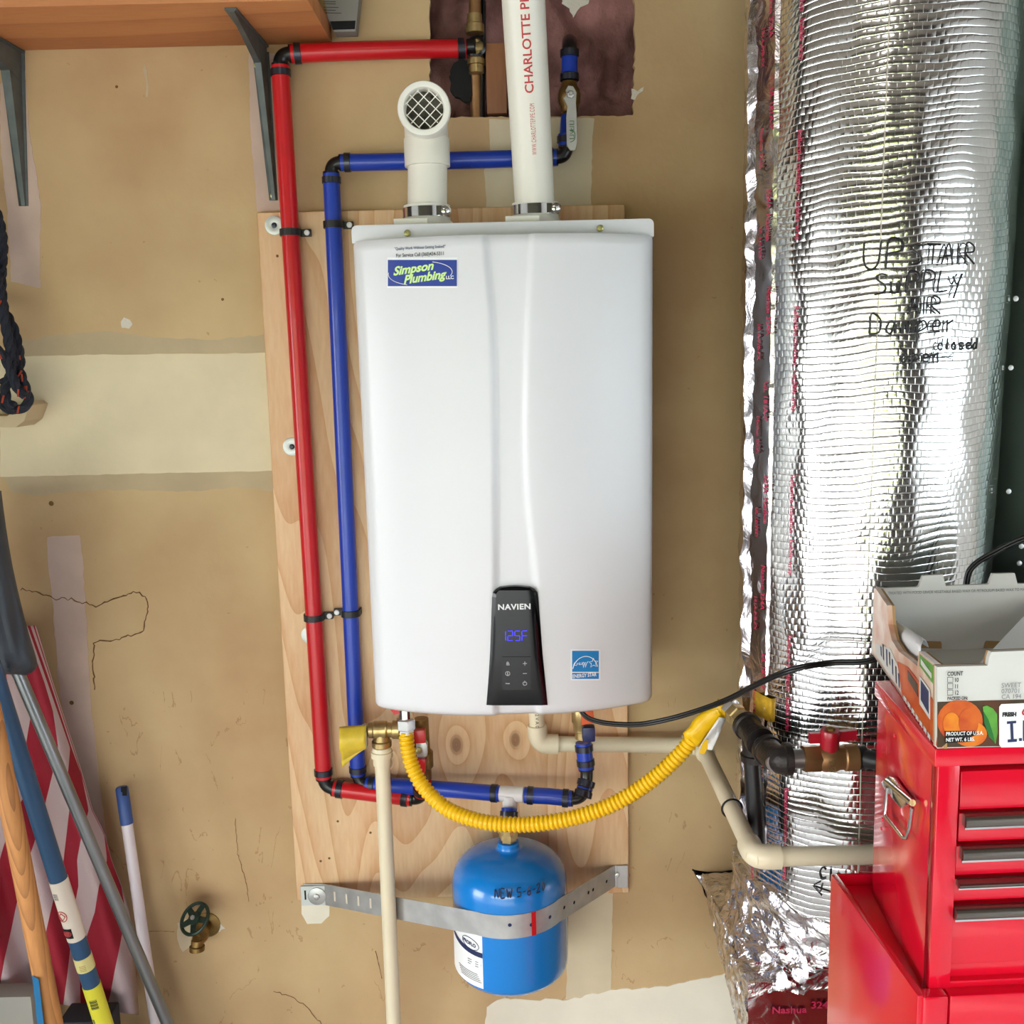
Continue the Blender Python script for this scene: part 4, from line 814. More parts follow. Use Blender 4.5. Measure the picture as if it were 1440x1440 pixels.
rows = [[V((p.x, p.y, zstrap(i) + s * hh)) for i, p in enumerate(chain)] for s in (-1, 1)]
o_ = obj('band', sheet(rows), M['steel'], strap); md = o_.modifiers.new('thickness', 'SOLIDIFY'); md.thickness = .0014; md.offset = 0
def spos(px):
    best = None
    for i in range(len(chain) - 1):
        for j in range(12):
            t_ = j / 12; p = chain[i].lerp(chain[i + 1], t_); z = zstrap(i) + (zstrap(i + 1) - zstrap(i)) * t_; w_ = V((p.x, p.y, z)); x = 720 + F * (w_ - CAM).dot(RT) / (w_ - CAM).dot(FW)
            if best is None or abs(x - px) < best[0]: d_ = chain[i + 1] - chain[i]; best = (abs(x - px), w_, V((d_.x, d_.y, (zstrap(i + 1) - zstrap(i)))).normalized())
    return best[1], best[2]
for px, dz in ((717, .004), (747, -.001), (773, 0), (794, .0), (808, -.002), (824, 0), (836, 0), (850, 0)):
    p, d_ = spos(px); nn = V((d_.y, -d_.x, 0)).normalized(); obj('hole', lathe([(.0032, .0009), (.0026, .0011), (0, .0011)], p + V((0, 0, dz)), nn, 12), M['dark'] if px > 790 else M['navy_pl'], strap)
for px in (466, 482, 499, 516):
    p, d_ = spos(px); nn = V((d_.y, -d_.x, 0)).normalized(); up_ = V((0, 0, 1)); obj('slot', slab([p + nn * .0008 + d_ * a + up_ * b for a, b in ((-.002, -.009), (.002, -.009), (.002, .009), (-.002, .009))], nn, .0003), M['lab_c'], strap)
p, d_ = spos(753); obj('red_mark', sheet([[tmap(a, z, 0, RT_ + .0022)(0, 0) for a in [.36 + .08 * j / 4 for j in range(5)]] for z in (p.z - hh, p.z + hh)]), M['redh'], strap, label='red paint stripe')
# left end plate, washer; right end plate and screw
obj('end_plate', bx(sl.x - .006, sl.x + .044, -.0245, -.0225, sl.z - .020, sl.z + .018), M['zinc'], strap, bevel=.0008, segs=1)
wp = at(446, 1260, -.0248); w_ = obj('washer', lathe([(.0165, 0), (.0165, .002), (.0155, .0026), (0, .0026)], wp, (0, -1, 0), 28), M['steel'], strap, smooth=True)
obj('screw_head', lathe([(.0058, .002), (.0058, .006), (.0022, .0075), (0, .0075)], wp, (0, -1, 0), 6), M['steel'], w_)
obj('slot', bx(sl.x + .001, sl.x + .004, -.0250, -.0244, sl.z - .008, sl.z + .010), M['dark'], strap)
obj('end_plate', bx(sr.x - .016, sr.x + .004, -.0235, -.0212, sr.z - .022, sr.z + .022), M['steel'], strap, bevel=.0008, segs=1)
obj('screw_head', lathe([(.005, 0), (.0045, .003), (.0015, .004), (0, .003)], at(868, 1230, -.0236), (0, -1, 0), 8), M['steel'], strap, smooth=True)

# ================================================================ GAS MANIFOLD
A = at(1022, 993, -.25); B = at(1045, 1014, -.285); Cc = at(1057, 1030, -.31); Dd = at(1079, 1054, -.375); Ee = at(1092, 1074, -.435); Ff = at(1128, 1075, -.455)
Ff.y = Ee.y; Gg = at(1235, 1068, -.455); Gg.z = Ff.z + .002
gm = thing('black_gas_pipe', 'black iron gas pipe with tee, elbow and drip leg in front of the duct', 'gas pipe', at(1065, 1188, -.31))
obj('hose_adapter', merge(lathe([(.0135, 0), (.0165, .002), (.0165, .016), (.0145, .018), (.0145, .024), (.0165, .025), (.0165, .036), (.013, .04)], A + (B - A) * .25, B - A, 6)), M['brass'], gm, label='brass hex adapter')
obj('nut', lathe([(.014, 0), (.017, .002), (.017, .012), (.014, .013)], A + (B - A) * .1, B - A, 6), M['chrome'], gm)
dB = (Dd - B).normalized()
obj('tee', merge(lathe([(.0165, 0), (.0215, .001), (.0215, .010), (.0185, .012), (.0185, .045), (.0215, .047), (.0215, .057), (.016, .058)], B + (Cc - B) * .3, dB, 28), lathe([(.0185, 0), (.0185, .028), (.0215, .029), (.0215, .039), (.016, .040)], Cc + dB * .008, (at(1062, 1100, -.31) - Cc), 28)), M['iron'], gm, smooth=True)
obj('nipple', tube([Cc + dB * .04, Ee], .0135, 24), M['grey_m'], gm, smooth=True)
obj('elbow', merge(tube(arc3(Dd + dB * .0, Ee, Ff - V((.012, 0, 0)), 12), .0195, 28), lathe([(.0185, 0), (.0225, .001), (.0225, .010), (.0195, .011)], Dd - dB * .004, dB, 28), lathe([(.0195, 0), (.0225, .001), (.0225, .010), (.0185, .011)], Ff - V((.020, 0, 0)), (1, 0, 0), 28)), M['iron'], gm, smooth=True)
obj('pipe', tube([Ff - V((.015, 0, 0)), V((Ff.x + .02, Ff.y, Ff.z))], .0135, 20), M['grey_m'], gm, smooth=True)
obj('drip_leg', tube([at(1056, 1052, -.31), at(1065, 1185, -.315)], .0125, 24), M['pbl'], gm, smooth=True)
obj('thread_seal', merge(lathe([(.0137, 0), (.0145, .001), (.0145, .003), (.0137, .004)], Cc + dB * .047, dB, 20), lathe([(.013, 0), (.0145, .001), (.0145, .004), (.013, .005)], at(1058, 1062, -.31), (0, 0, 1), 20)), M['lab_p'], gm)
vx = at(1128, 1075, Ff.y).x
gv = thing('gas_valve', 'brass gas ball valve with dark red wing handle in front of duct', 'valve', V((vx + .04, Ff.y, Ff.z - .02)))
obj('body', merge(lathe([(.0155, 0), (.0195, .001), (.0195, .022), (.0175, .024)], V((vx, Ff.y, Ff.z)), (1, 0, 0), 6), lathe([(.0165, .022), (.0190, .030), (.0190, .044), (.0165, .050), (.0165, .056), (.0185, .058), (.0185, .074), (.0165, .076)], V((vx, Ff.y, Ff.z)), (1, 0, 0), 24)), M['copper'], gv, smooth=True)
hz = V((vx + .036, Ff.y, Ff.z))
obj('handle', merge(lathe([(.0125, .012), (.0130, .032), (.0135, .040), (.012, .043)], hz, (0, -.12, 1), 20), obx(hz + V((0, -.003, .030)), V((1, 0, .1)).normalized(), V((0, 1, 0)), V((0, 0, 1)), .008, .036, -.004, .004, -.006, .008), obx(hz + V((0, -.003, .030)), V((1, 0, 0)), V((0, 1, 0)), V((0, 0, 1)), -.028, -.008, -.004, .004, -.006, .008)), M['dred'], gv, smooth=True, auto=35)
obj('handle_screw', lathe([(.0065, .043), (.0065, .046), (.002, .0475), (0, .0475)], hz, (0, -.12, 1), 6), M['dbrass'], gv)
obj('cast_letters', merge(text_geo('NF', .007, lambda tx, ty: V((vx + .030 + tx, Ff.y - .0193, Ff.z - .002 + ty)), .9, bold=.0003), text_geo('DC5', .007, lambda tx, ty: V((vx + .030 + tx, Ff.y - .0190, Ff.z - .010 + ty)), .8, bold=.0003)), M['brass'], gv)
obj('outlet_pipe', merge(tube([V((vx + .078, Ff.y, Ff.z)), Gg, Gg + V((.15, 0, 0))], .0130, 20), lathe([(.0165, 0), (.0165, .012)], V((vx + .074, Ff.y, Ff.z)), (1, 0, 0), 20)), M['pbl'], gv, smooth=True)
# cable tie
tc_ = k2.lerp(k3, .62)
ring = frames([k2, k3])[0]
obj('cable_tie', tube([tc_ + ring[1] * (RCP * 1.15 * math.cos(t)) + ring[2] * (RCP * 1.15 * math.sin(t)) for t in [2 * PI * i / 20 for i in range(21)]] , .0016, 6), M['cable'], cat='cable tie', label='thin black tie looped round the cream pipe beside the black drip leg', smooth=True)

# ================================================================ DUCT
DX, DY, DR = .553, -.200, .192
duct = thing('insulated_duct', 'big round silver foil-wrapped air duct beside the heater, floor to ceiling', 'duct', (DX, DY, .62))
ztop, zlow = CEIL, .70
rows = []; uvs = []
NA, NZ_ = 150, 330
for i in range(NZ_ + 1):
    z = zlow + (ztop - zlow) * i / NZ_; r_ = []
    for j in range(NA + 1):
        a = 2 * PI * j / NA + PI; ca, sa = math.sin(a), -math.cos(a)
        rr = DR + .0035 * noise.noise(V((ca * 2.2, sa * 2.2, z * 3.1))) + .0018 * noise.noise(V((ca * 7, sa * 7, z * 16))) + .0002 * math.sin((z - .05 * a * DR) * 2 * PI / .0196)
        r_.append(V((DX + rr * ca, DY + rr * sa, z))); uvs.append((a * DR, z))
    rows.append(r_)
obj('bubble_wrap', sheet(rows), M['foil'], duct, smooth=True, auto=180, uv=uvs)
def dmap(px, py, off=.0035):
    Y = DY - DR
    for _ in range(10): p = at(px, py, Y); Y = DY - math.sqrt(max(0, (DR + off) ** 2 - (p.x - DX) ** 2))
    a0 = math.asin(max(-1, min(1, (p.x - DX) / DR))); z0 = p.z
    def f(tx, ty, tilt=0): a = a0 + tx / DR; return V((DX + (DR + off) * math.sin(a), DY - (DR + off) * math.cos(a), z0 + ty))
    return f
# seam: puckered foil tape down the left flank
def seam(a0, a1, z0, z1, amp, nm, m, out=.004, seed=0, nz=260, na=10):
    rows = []; uv_ = []; base_out = out
    for i in range(nz + 1):
        z = z0 + (z1 - z0) * i / nz
        r_ = []
        for j, a in enumerate([a0 + (a1 - a0) * k / na for k in range(na + 1)]):
            rr = DR + out + amp * noise.fractal(V((j * .55 + seed, z * 38, seed)), .9, 2, 3)
            if j in (0, na): rr = DR - .005
            r_.append(V((DX + rr * math.sin(a), DY - rr * math.cos(a), z)))
        rows.append(r_)
    return obj(nm, sheet(rows), M[m], duct, smooth=True, auto=25)
seam(-1.75, -1.08, .80, ztop, .0028, 'seam_tape', 'tape', .0035, 3, 300, 14)
# raised crease of the seam
rows = []
for i in range(360):
    z = .80 + (ztop - .80) * i / 359; w0 = .010 + .005 * noise.noise(V((z * 25, 1, 3))); o1 = DR + .012 + .006 * noise.noise(V((z * 30, 4, 1))); a0 = -1.42 + .035 * noise.noise(V((z * 12, 2, 2)))
    pp = []
    for rr, aa in ((DR + .002, a0 - .05), (o1 - .004, a0 - .02), (o1, a0), (o1 - .004, a0 + .03), (DR + .002, a0 + .08)): pp.append(V((DX + rr * math.sin(aa), DY - rr * math.cos(aa), z)))
    rows.append(pp)
obj('seam_ridge', sheet(rows), M['tape'], duct, smooth=True, auto=30)
def dtext(s, size, a0, z0, m='pinkink', off=.0062, flip=False, sx=1.0, bold=.0002):
    def f(tx, ty): a = a0 + (ty / DR); return V((DX + (DR + off) * math.sin(a), DY - (DR + off) * math.cos(a), z0 - tx))
    return text_geo(s, size, f, sx, bold=bold, sub=.006)
gs = []; z = 2.5; k = 0
while z > .86:
    obj('tape_lettering', dtext(('Nashua 324A', 'UL 181A-P', '324A  Nashua')[k % 3], .0125, -1.16 - .02 * (k % 2), z), M['pinkink'], duct); obj('tape_lettering', dtext(('181A-P/B-FX', 'Nashua 324A', 'UL LISTED')[k % 3], .010, -1.27, z - .05), M['pinkink'], duct); z -= .135; k += 1
z = 2.6
while z > .82: obj('wrap_lettering', dtext('Reflective insulation - bubble wrap', .0105, -.90, z, off=.0042), M['pinkink'], duct); z -= .235
seam(-1.30, -1.02, at(1060, 1000, -.25).z, at(1060, 968, -.25).z, .003, 'yellow_paint_smear', 'ochre', .0052, 9, 14, 12)
# vertical stitched line
obj('wrap_seam', tube([V((DX + (DR + .0035) * math.sin(-.30), DY - (DR + .0035) * math.cos(-.30), .72 + 2.03 * i / 80)) for i in range(81)], .0006, 5), M['lab_c'], duct)
def dh(s, px, py, size, sx=1.0, r=.0013, tilt=0):
    f = dmap(px, py, .0045); return hand(s, size, lambda x, y: f(x, y + x * tilt), r, sx)
gs = [dh('UP', 1218, 380, .036, 1.0, tilt=.05), dh('STAIR', 1284, 372, .026, 1.0), dh('SuPPLY', 1234, 414, .026, 1.0, tilt=.03), dh('AIR', 1282, 442, .022), dh('Damper', 1228, 470, .027, .95), dh('closed', 1324, 492, .015), dh('open', 1272, 510, .018)]
f = dmap(1310, 503, .0045); gs.append(tube([f(x, y) for x, y in ((.036, .001), (.020, 0), (0, 0))], .0008, 5)); gs.append(tube([f(x, y) for x, y in ((.014, .007), (0, 0), (.014, -.007), (.014, .007))], .0008, 5)); gs.append(tube([f(x, y) for x, y in ((.028, .0), (.036, .006), (.036, -.004), (.028, 0))], .0008, 5))
f = dmap(1268, 492, .0045); gs.append(tube([f(x, y) for x, y in ((.010, .006), (.002, .004), (.012, -.006), (.001, -.02), (.001, -.04))], .0008, 5))
obj('handwriting', merge(*gs), M['dmark'], duct, label='black handwritten duct notes'); gs = [dh('Closed', 1160, 1236, .019, .95)]; f = dmap(1150, 1246, .0045); gs.append(tube([f(x, y) for x, y in ((.046, -.006), (0, 0))], .0009, 5)); gs.append(tube([f(x, y) for x, y in ((.012, .010), (0, 0), (.014, -.012))], .0009, 5)); gs.append(tube([f(x, y) for x, y in ((.014, .006), (.012, -.006))], .0009, 5))
obj('handwriting', merge(*gs), M['dmark'], duct, label='black handwritten word over a left arrow')
def slim(o):
    for v in o.data.vertices:
        z = v.co.z + WL[o.name].z; k = 1 - .055 * max(0, min(1, (2.0 - z) / .9)); x = v.co.x + WL[o.name].x; xl = DX - DR
        v.co.x = xl + (x - xl) * k - WL[o.name].x
for o_ in list(duct.children): slim(o_)
# crumpled collar under the wrap, then the rectangular boot
BX0, BX1, BY0, BZ = .336, .765, -.345, .655
def crum(p, amp, s=1.0, sd=0):
    q = p * 26 * s + V((sd, sd, sd)); return p + V((noise.turbulence(q, 3, True) - .5, noise.turbulence(q + V((7, 3, 1)), 3, True) - .5, noise.turbulence(q + V((2, 9, 5)), 3, True) - .5)) * amp
rows = []
for i in range(40):
    t_ = i / 39; z = .775 + (BZ - .012 - .775) * t_; rr = []
    for j in range(141):
        a = 2 * PI * j / 140 + PI; s_, c_ = math.sin(a), -math.cos(a)
        flare = .007 + .03 * max(0, (t_ - .45) / .55) ** 2
        if i == 0: flare = -.012
        p = V((DX + (DR + flare) * s_, DY + (DR + flare) * c_, z + .022 * noise.noise(V((s_ * 3, c_ * 3, 5))) * (1 - t_))); 
        p.x = min(max(BX0 + .004, p.x), .762) if t_ > .4 else p.x; p.y = min(p.y, -.018); p.y = max(p.y, BY0 - .045 * (1 - t_) - .006) if t_ > .3 else p.y; rr.append(crum(p, .008 + .010 * t_))
    rows.append(rr)
obj('foil_collar', sheet(rows), M['crump'], duct, smooth=True, auto=28)
# boot: top, left flank and front panels of the horizontal plenum
def gridq(a, b, c, d, nu, nv): return [[(a.lerp(b, j / nu)).lerp(d.lerp(c, j / nu), i / nv) for j in range(nu + 1)] for i in range(nv + 1)]
def crg(rows, amp, s=1, sd=0): return [[crum(p, amp, s, sd) for p in r] for r in rows]
bt = duct
obj('under_panel', sheet([[V((BX0 + .004, BY0, BZ - .14)), V((BX1, BY0, BZ - .14))], [V((BX0 + .004, -.006, BZ - .03)), V((BX1, -.006, BZ - .03))]]), M['tape'], bt)
BL = V((BX0, -.008, BZ)); FLp = V((BX0 + .004, BY0, BZ)); FR = V((BX1, BY0, BZ)); BR = V((BX1, -.008, BZ)); dn = V((0, 0, -.5))
obj('top_panel', sheet(crg(gridq(BL, BR, FR, FLp, 60, 60), .013)), M['crump'], bt, smooth=True, auto=28)
obj('side_panel', sheet(crg(gridq(BL, FLp, FLp + V((.004, 0, -.14)), BL + V((0, 0, -.025)), 60, 30), .010)), M['crump'], bt, smooth=True, auto=28)
obj('front_panel', sheet(crg(gridq(FLp, FR, FR + V((0, 0, -.14)), FLp + V((0.004, 0, -.14)), 60, 20), .002)), M['tape'], bt, smooth=True, auto=60)
for k_, (s, px, py) in enumerate((('324A', 1140, 1385), ('324A', 1140, 1418), ('Nashua', 1085, 1425))):
    p = at(px, py, BY0 - .004); obj('tape_lettering', text_geo(s, .016, lambda tx, ty: V((p.x + tx, BY0 - .0045, p.z + ty)), 1.1, bold=.0003), M['pinkink'], bt)
gs = []; rnd = random.Random(4)
for k_ in range(16):
    x = BX0 + .012 + .10 * rnd.random(); y = -.32 + .28 * rnd.random(); an = rnd.uniform(-1.2, .6); ca, sa = math.cos(an), math.sin(an)
    obj('tape_lettering', text_geo(rnd.choice(['324A', 'Nashua', '181A-P', 'UL']), .012, lambda tx, ty: V((x + tx * ca - ty * sa, y + tx * sa + ty * ca, BZ + .0095)), 1, bold=.0002), M['pinkink'], bt)
# foil flap tucked in the torn drywall
rows = []
for i in range(14):
    t_ = i / 13; xa, ya = 981 + 40 * t_, 1229 + 88 * t_; xb, yb = 1038 + 6 * t_, 1226 + 80 * t_
    rows.append([crum(at(xa + (xb - xa) * j / 12, ya + (yb - ya) * j / 12, -.006 - .03 * t_ * (j / 12)), .008, 1.3) for j in range(13)])
o_ = obj('foil_flap', sheet(rows), M['crump'], cat='foil', label='crumpled silver foil flap stuffed in the torn drywall left of the duct base', smooth=True, auto=25); md = o_.modifiers.new('thickness', 'SOLIDIFY'); md.thickness = .0005
fp = at(1008, 1245, -.014)
obj('tape_lettering', merge(text_geo('324A', .013, lambda tx, ty: V((fp.x + tx * .7 + ty * .7, -.018, fp.z + ty * .7 - tx * .7)), 1, bold=.0003), text_geo('UL', .011, lambda tx, ty: V((fp.x - .012 + tx, -.018, fp.z + .002 + ty)), 1, bold=.0003)), M['pinkink'], o_)

# ================================================================ FURNACE CABINET
fu = thing('furnace_cabinet', 'tall dark green-grey steel cabinet standing at the right edge behind the duct', 'furnace', (1.05, -.2, 0))
obj('body', bx(.775, 1.45, -.30, -.01, 0, 2.62), M['furn'], fu, bevel=.004)
for q in ((1418, 691), (1391, 694), (1436, 768), (1433, 792), (1421, 517), (1428, 420)):
    p = at(*q, -.3005); obj('screw', lathe([(.004, 0), (.0038, .0015), (.001, .0022), (0, .002)], p, (0, -1, 0), 10), M['steel'], fu, smooth=True)
p = at(1432, 105, -.301); obj('flange_seam', bx(.776, 1.45, -.3035, -.3, p.z - .003, p.z + .003), M['furn'], fu)

# ================================================================ TOOL CHEST
def chestframe(Fp, Bp, ang):
    ux = V((math.cos(ang), math.sin(ang), 0)); uy = V((Bp.x - Fp.x, Bp.y - Fp.y, 0)); return ux, uy.normalized(), uy.length
cF = at(1315, 1054, -.82); cB = atz(1230, 957, cF.z); ux, uy, dl = chestframe(cF, cB, math.radians(2.2)); uz = V((0, 0, 1))
zCab = .957
zt_c = cF.z
def zpx(px, py): return at(px, py, -.82).z
chest = thing('tool_chest', 'glossy red metal tool chest with drawers, under the fruit box', 'tool chest', V((cF.x + .3, -.68, zCab)))
W_ = .62
lidh = zt_c - zpx(1325, 1079)
zbc = zCab - .012
obj('lid', obx(cF, ux, uy, uz, 0, W_, 0, dl, -lidh, 0), M['tool'], chest, bevel=.002)
# side wall, post, back etc: shell around the drawers
obj('side_panel', obx(cF, ux, uy, uz, .004, .010, .004, dl - .002, -(zt_c - zbc), -lidh + .001), M['tool'], chest, bevel=.001)
obj('front_post', obx(cF, ux, uy, uz, .004, .026, .001, .02, -(zt_c - zbc), -lidh + .001), M['tool'], chest, bevel=.0015)
obj('case', obx(cF, ux, uy, uz, .010, W_ - .005, .022, dl - .006, -(zt_c - zbc), -lidh), M['gap'], chest)
def drow(y): return zt_c - at(1380, y, -.815).z
def drawer(ya, yb, pull, xl=.029, nm='drawer'):
    za, zb_ = drow(ya), drow(yb)
    d_ = obj(nm, obx(cF, ux, uy, uz, xl, W_ - .03, .005, .03, -zb_, -za), M['tool'], chest, bevel=.0012)
    if pull:
        ph = pull; g = []
        n_ = 6; prof = [(.005, 0), (-.004, .001), (-.007, ph * .35), (-.0065, ph * .8), (-.003, ph), (.005, ph)]
        v = [cF + ux * (xl + .003 if s == 0 else W_ - .034) + uy * a + uz * (-za + .001 - b) for s in (0, 1) for a, b in prof]
        f = [tuple(range(6)), tuple(range(6, 12))[::-1]] + [(i, (i + 1) % 6, 6 + (i + 1) % 6, 6 + i) for i in range(6)]
        obj('drawer_pull', (v, f), M['pull'], d_, smooth=True, auto=60)
        obj('pull_edge', obx(cF, ux, uy, uz, xl + .003, W_ - .034, -.0035, .003, -za - ph - .0008, -za - ph + .0012), M['chrome'], d_)
    return d_
drawer(1085, 1139, 0)
drawer(1144, 1184, .0125); drawer(1190, 1231, .0125, .0275); drawer(1236, 1267, .0065, .0255); drawer(1274, 1356, .0115, .0235)
obj('bottom_rail', obx(cF, ux, uy, uz, .022, W_ - .01, .002, .02, -(zt_c - zbc), -drow(1377)), M['tool'], chest, bevel=.0012)
obj('dust_ledge', obx(cF, ux, uy, uz, .022, W_ - .03, .010, .022, -drow(1380), -drow(1358)), M['tool'], chest)
sn = uy.cross(uz); sn = V((-uy.y, uy.x, 0)); sn = sn if sn.x < 0 else -sn
def side(px, py, off=0): return onp(px, py, cF + ux * .004 + sn * off, sn)
pl_ = [(1246, 1100), (1255, 1091), (1262, 1094), (1284, 1124), (1282, 1132), (1274, 1137), (1249, 1108)]
ch_ = obj('side_handle', slab([side(x, y, .0015) for x, y in pl_], sn, .006), M['chrome'], chest, bevel=.0015, label='chrome folding carry handle')
obj('bail', tube([side(x, y, .009) for x, y in ((1248, 1107), (1245, 1140), (1246, 1148), (1270, 1178), (1275, 1178), (1279, 1165), (1283, 1136))], .0022, 10), M['chrome'], ch_, smooth=True)
obj('hinge_pin', tube([side(x, y, .009) for x, y in ((1247, 1099), (1283, 1129))], .0036, 12), M['chrome'], ch_, smooth=True)
for q in ((1258, 999), (1258, 1035), (1242, 1152), (1240, 1165)):
    obj('rivet', lathe([(.0024, 0), (.0018, .0012), (0, .0015)], side(*q, .001), sn, 10), M['tool'], chest, smooth=True)
# lower roller cabinet
rF = V((.399, -.83, .9576)); rB = V((.390, -.63, .9576)); vx_, vy_, dl2 = chestframe(rF, rB, math.radians(2.2)); dl2 = .245
rc_ = thing('roller_cabinet', 'wide red metal roller cabinet carrying the tool chest', 'tool cabinet', V((.7, -.7, 0)))
hC = rF.z - .06
obj('left_panel', obx(rF, vx_, vy_, uz, -.004, .004, .0, dl2, -hC, 0), M['tool'], rc_, bevel=.001)
obj('rear_lip', obx(rF, vx_, vy_, uz, .004, W_ + .03, dl2 - .004, dl2, -hC, 0), M['tool'], rc_)
obj('body', obx(rF, vx_, vy_, uz, .006, W_ + .03, .012, dl2 - .006, -hC, -.013), M['tool'], rc_)
obj('corner_post', obx(rF, vx_, vy_, uz, .0, .026, -.004, .012, -hC, .0005), M['tool'], rc_, bevel=.003)
obj('front_rail', obx(rF, vx_, vy_, uz, .028, W_ + .03, -.003, .012, -.05, .0), M['tool'], rc_, bevel=.0015)
obj('drawer', obx(rF, vx_, vy_, uz, .028, W_ + .01, -.001, .012, -.3, -.053), M['tool'], rc_, bevel=.0015)
obj('drawer', obx(rF, vx_, vy_, uz, .028, W_ + .01, -.001, .012, -.6, -.303), M['tool'], rc_, bevel=.0015)
for a_ in (.05, .6):
    for b_ in (.05, .2):
        obj('caster', merge(cyl(rF + vx_ * a_ + vy_ * b_ + V((-.012, 0, -rF.z + .03)), rF + vx_ * a_ + vy_ * b_ + V((.012, 0, -rF.z + .03)), .03, 20), bx(*[q for q in ((rF + vx_ * a_ + vy_ * b_).x - .016, (rF + vx_ * a_ + vy_ * b_).x + .016, (rF + vx_ * a_ + vy_ * b_).y - .02, (rF + vx_ * a_ + vy_ * b_).y + .02, .045, .062)])), M['blk'], rc_, smooth=True)
# ---------------------------------------------------------------- fruit box
zb0 = cF.z + .001
bF = at(1318, 1053, -.82); bF.z = zb0; bB = atz(1227, 920, zb0); ux2 = V((math.cos(math.radians(1.0)), math.sin(math.radians(1.0)), 0)); uyb = (bB - bF); dlb = uyb.length; uyb.normalize()
sn2 = V((-uyb.y, uyb.x, 0)); sn2 = sn2 if sn2.x < 0 else -sn2
fn = V((ux2.y, -ux2.x, 0)); fn = fn if fn.y < 0 else -fn
box = thing('fruit_box', 'open printed cardboard fruit carton sitting on the red tool chest', 'box', bF + V((.15, .15, 0)))
sp_ = lambda x, y, o=0: onp(x, y, bF + sn2 * o, sn2)
fp_ = lambda x, y, o=0: onp(x, y, bF + fn * o, fn)
bp_ = lambda x, y, o=0: onp(x, y, bB + fn * o, fn)
BO = .0004
sideout = [(1318, 1052), (1227, 920), (1229, 830), (1231, 827), (1247, 851), (1249, 878), (1254, 900), (1264, 916), (1277, 926), (1290, 937), (1292, 916), (1318, 937)]
obj('side_wall', slab([sp_(x, y) for x, y in sideout], -sn2, .006), M['print_wh'], box)
obj('side_core', slab([sp_(x, y) - sn2 * .0062 + V((0, 0, -.0004)) for x, y in sideout], -sn2, .003), M['cardb'], box)
# side print
obj('side_print', slab([sp_(x, y, .0004) for x, y in ((1262, 930), (1277, 938), (1290, 955), (1318, 992), (1318, 1050), (1290, 1010), (1268, 975))], sn2, .0002), M['print_or'], box)
obj('side_print', slab([sp_(x, y, .0004) for x, y in ((1232, 905), (1252, 912), (1264, 940), (1268, 972), (1246, 942), (1232, 920))], sn2, .0002), M['card'], box)
obj('side_print', slab([sp_(x, y, .0004) for x, y in ((1293, 920), (1317, 940), (1317, 968), (1293, 936))], sn2, .0002), M['print_gr'], box)
obj('side_print', slab([sp_(x, y, .0006) for x, y in ((1293, 950), (1308, 970), (1308, 1012), (1293, 990))], sn2, .0002), M['card'], box)
obj('side_print', slab([sp_(x, y, .0008) for x, y in ((1295, 956), (1306, 972), (1306, 1004), (1295, 984))], sn2, .0002), M['navy'], box)
def sidemap(px, py, sl_=0):
    o0 = sp_(px, py, .001)
    def f(tx, ty): return o0 - uyb * tx + V((0, 0, ty))
    return f
for k_ in range(7):
    x_, y_ = 1271 + 5.6 * k_, 977 + 8.6 * k_
    obj('side_lettering', slab([sp_(x, y, .001) for x, y in ((x_, y_), (x_ + 3.6, y_ + 5.6), (x_ + 3.6, y_ + 13), (x_ + 1.6, y_ + 9), (x_, y_ + 8))], sn2, .0002), M['card'], box)
for k_, (x_, y0_, h_) in enumerate(((1238, 908, 16), (1241, 905, 24), (1246, 912, 26), (1250, 916, 20), (1254, 926, 24), (1259, 936, 26), (1263, 946, 22))):
    obj('side_script', slab([sp_(x, y, .0008) for x, y in ((x_, y0_), (x_ + 1.6, y0_ + 2), (x_ + 2.2, y0_ + h_), (x_ + .8, y0_ + h_ - 3))], sn2, .0002), M['dmark' if k_ % 2 else 'navy'], box)
obj('side_print', slab([sp_(x, y, .0009) for x, y in ((1295, 926), (1310, 947), (1310, 954), (1295, 934))], sn2, .0002), M['card'], box)
obj('side_print', slab([sp_(x, y, .0009) for x, y in ((1276, 942), (1290, 962), (1291, 980), (1284, 968), (1277, 956))], sn2, .0002), M['print_dk'], box)
# front
fo = [(1318, 1052), (1460, 1049), (1460, 914), (1394, 917), (1391, 925), (1389, 936), (1344, 937), (1318, 938)]
frt = obj('front_wall', slab([fp_(x, y) for x, y in fo], -fn, .006), M['card'], box)
obj('front_core', slab([fp_(x, y) - fn * .0062 + V((0, 0, -.0004)) for x, y in fo], -fn, .003), M['cardb'], box)
obj('front_print', slab([fp_(x, y, .0003) for x, y in ((1318, 1051), (1460, 1048), (1460, 983), (1318, 987))], fn, .0002), M['print_dk'], box, label='dark printed fruit picture')
def fdisc(px, py, rx, ry, off, m, nm='printed_orange', rot=0):
    q = []
    for i in range(24):
        t = 2 * PI * i / 24; a, b = rx * math.cos(t), ry * math.sin(t); q.append((px + a * math.cos(rot) - b * math.sin(rot), py + a * math.sin(rot) + b * math.cos(rot)))
    q = [(max(1318.5, x), min(1050.5, max(985, y))) for x, y in q]; return obj(nm, slab([fp_(x, y, off) for x, y in q], fn, .0001), M[m], box)
fdisc(1350, 1014, 32, 30, .0006, 'print_or'); fdisc(1364, 1032, 24, 18, .0008, 'print_am'); fdisc(1338, 1018, 12, 16, .0010, 'print_am'); fdisc(1362, 1016, 14, 20, .0011, 'print_or')
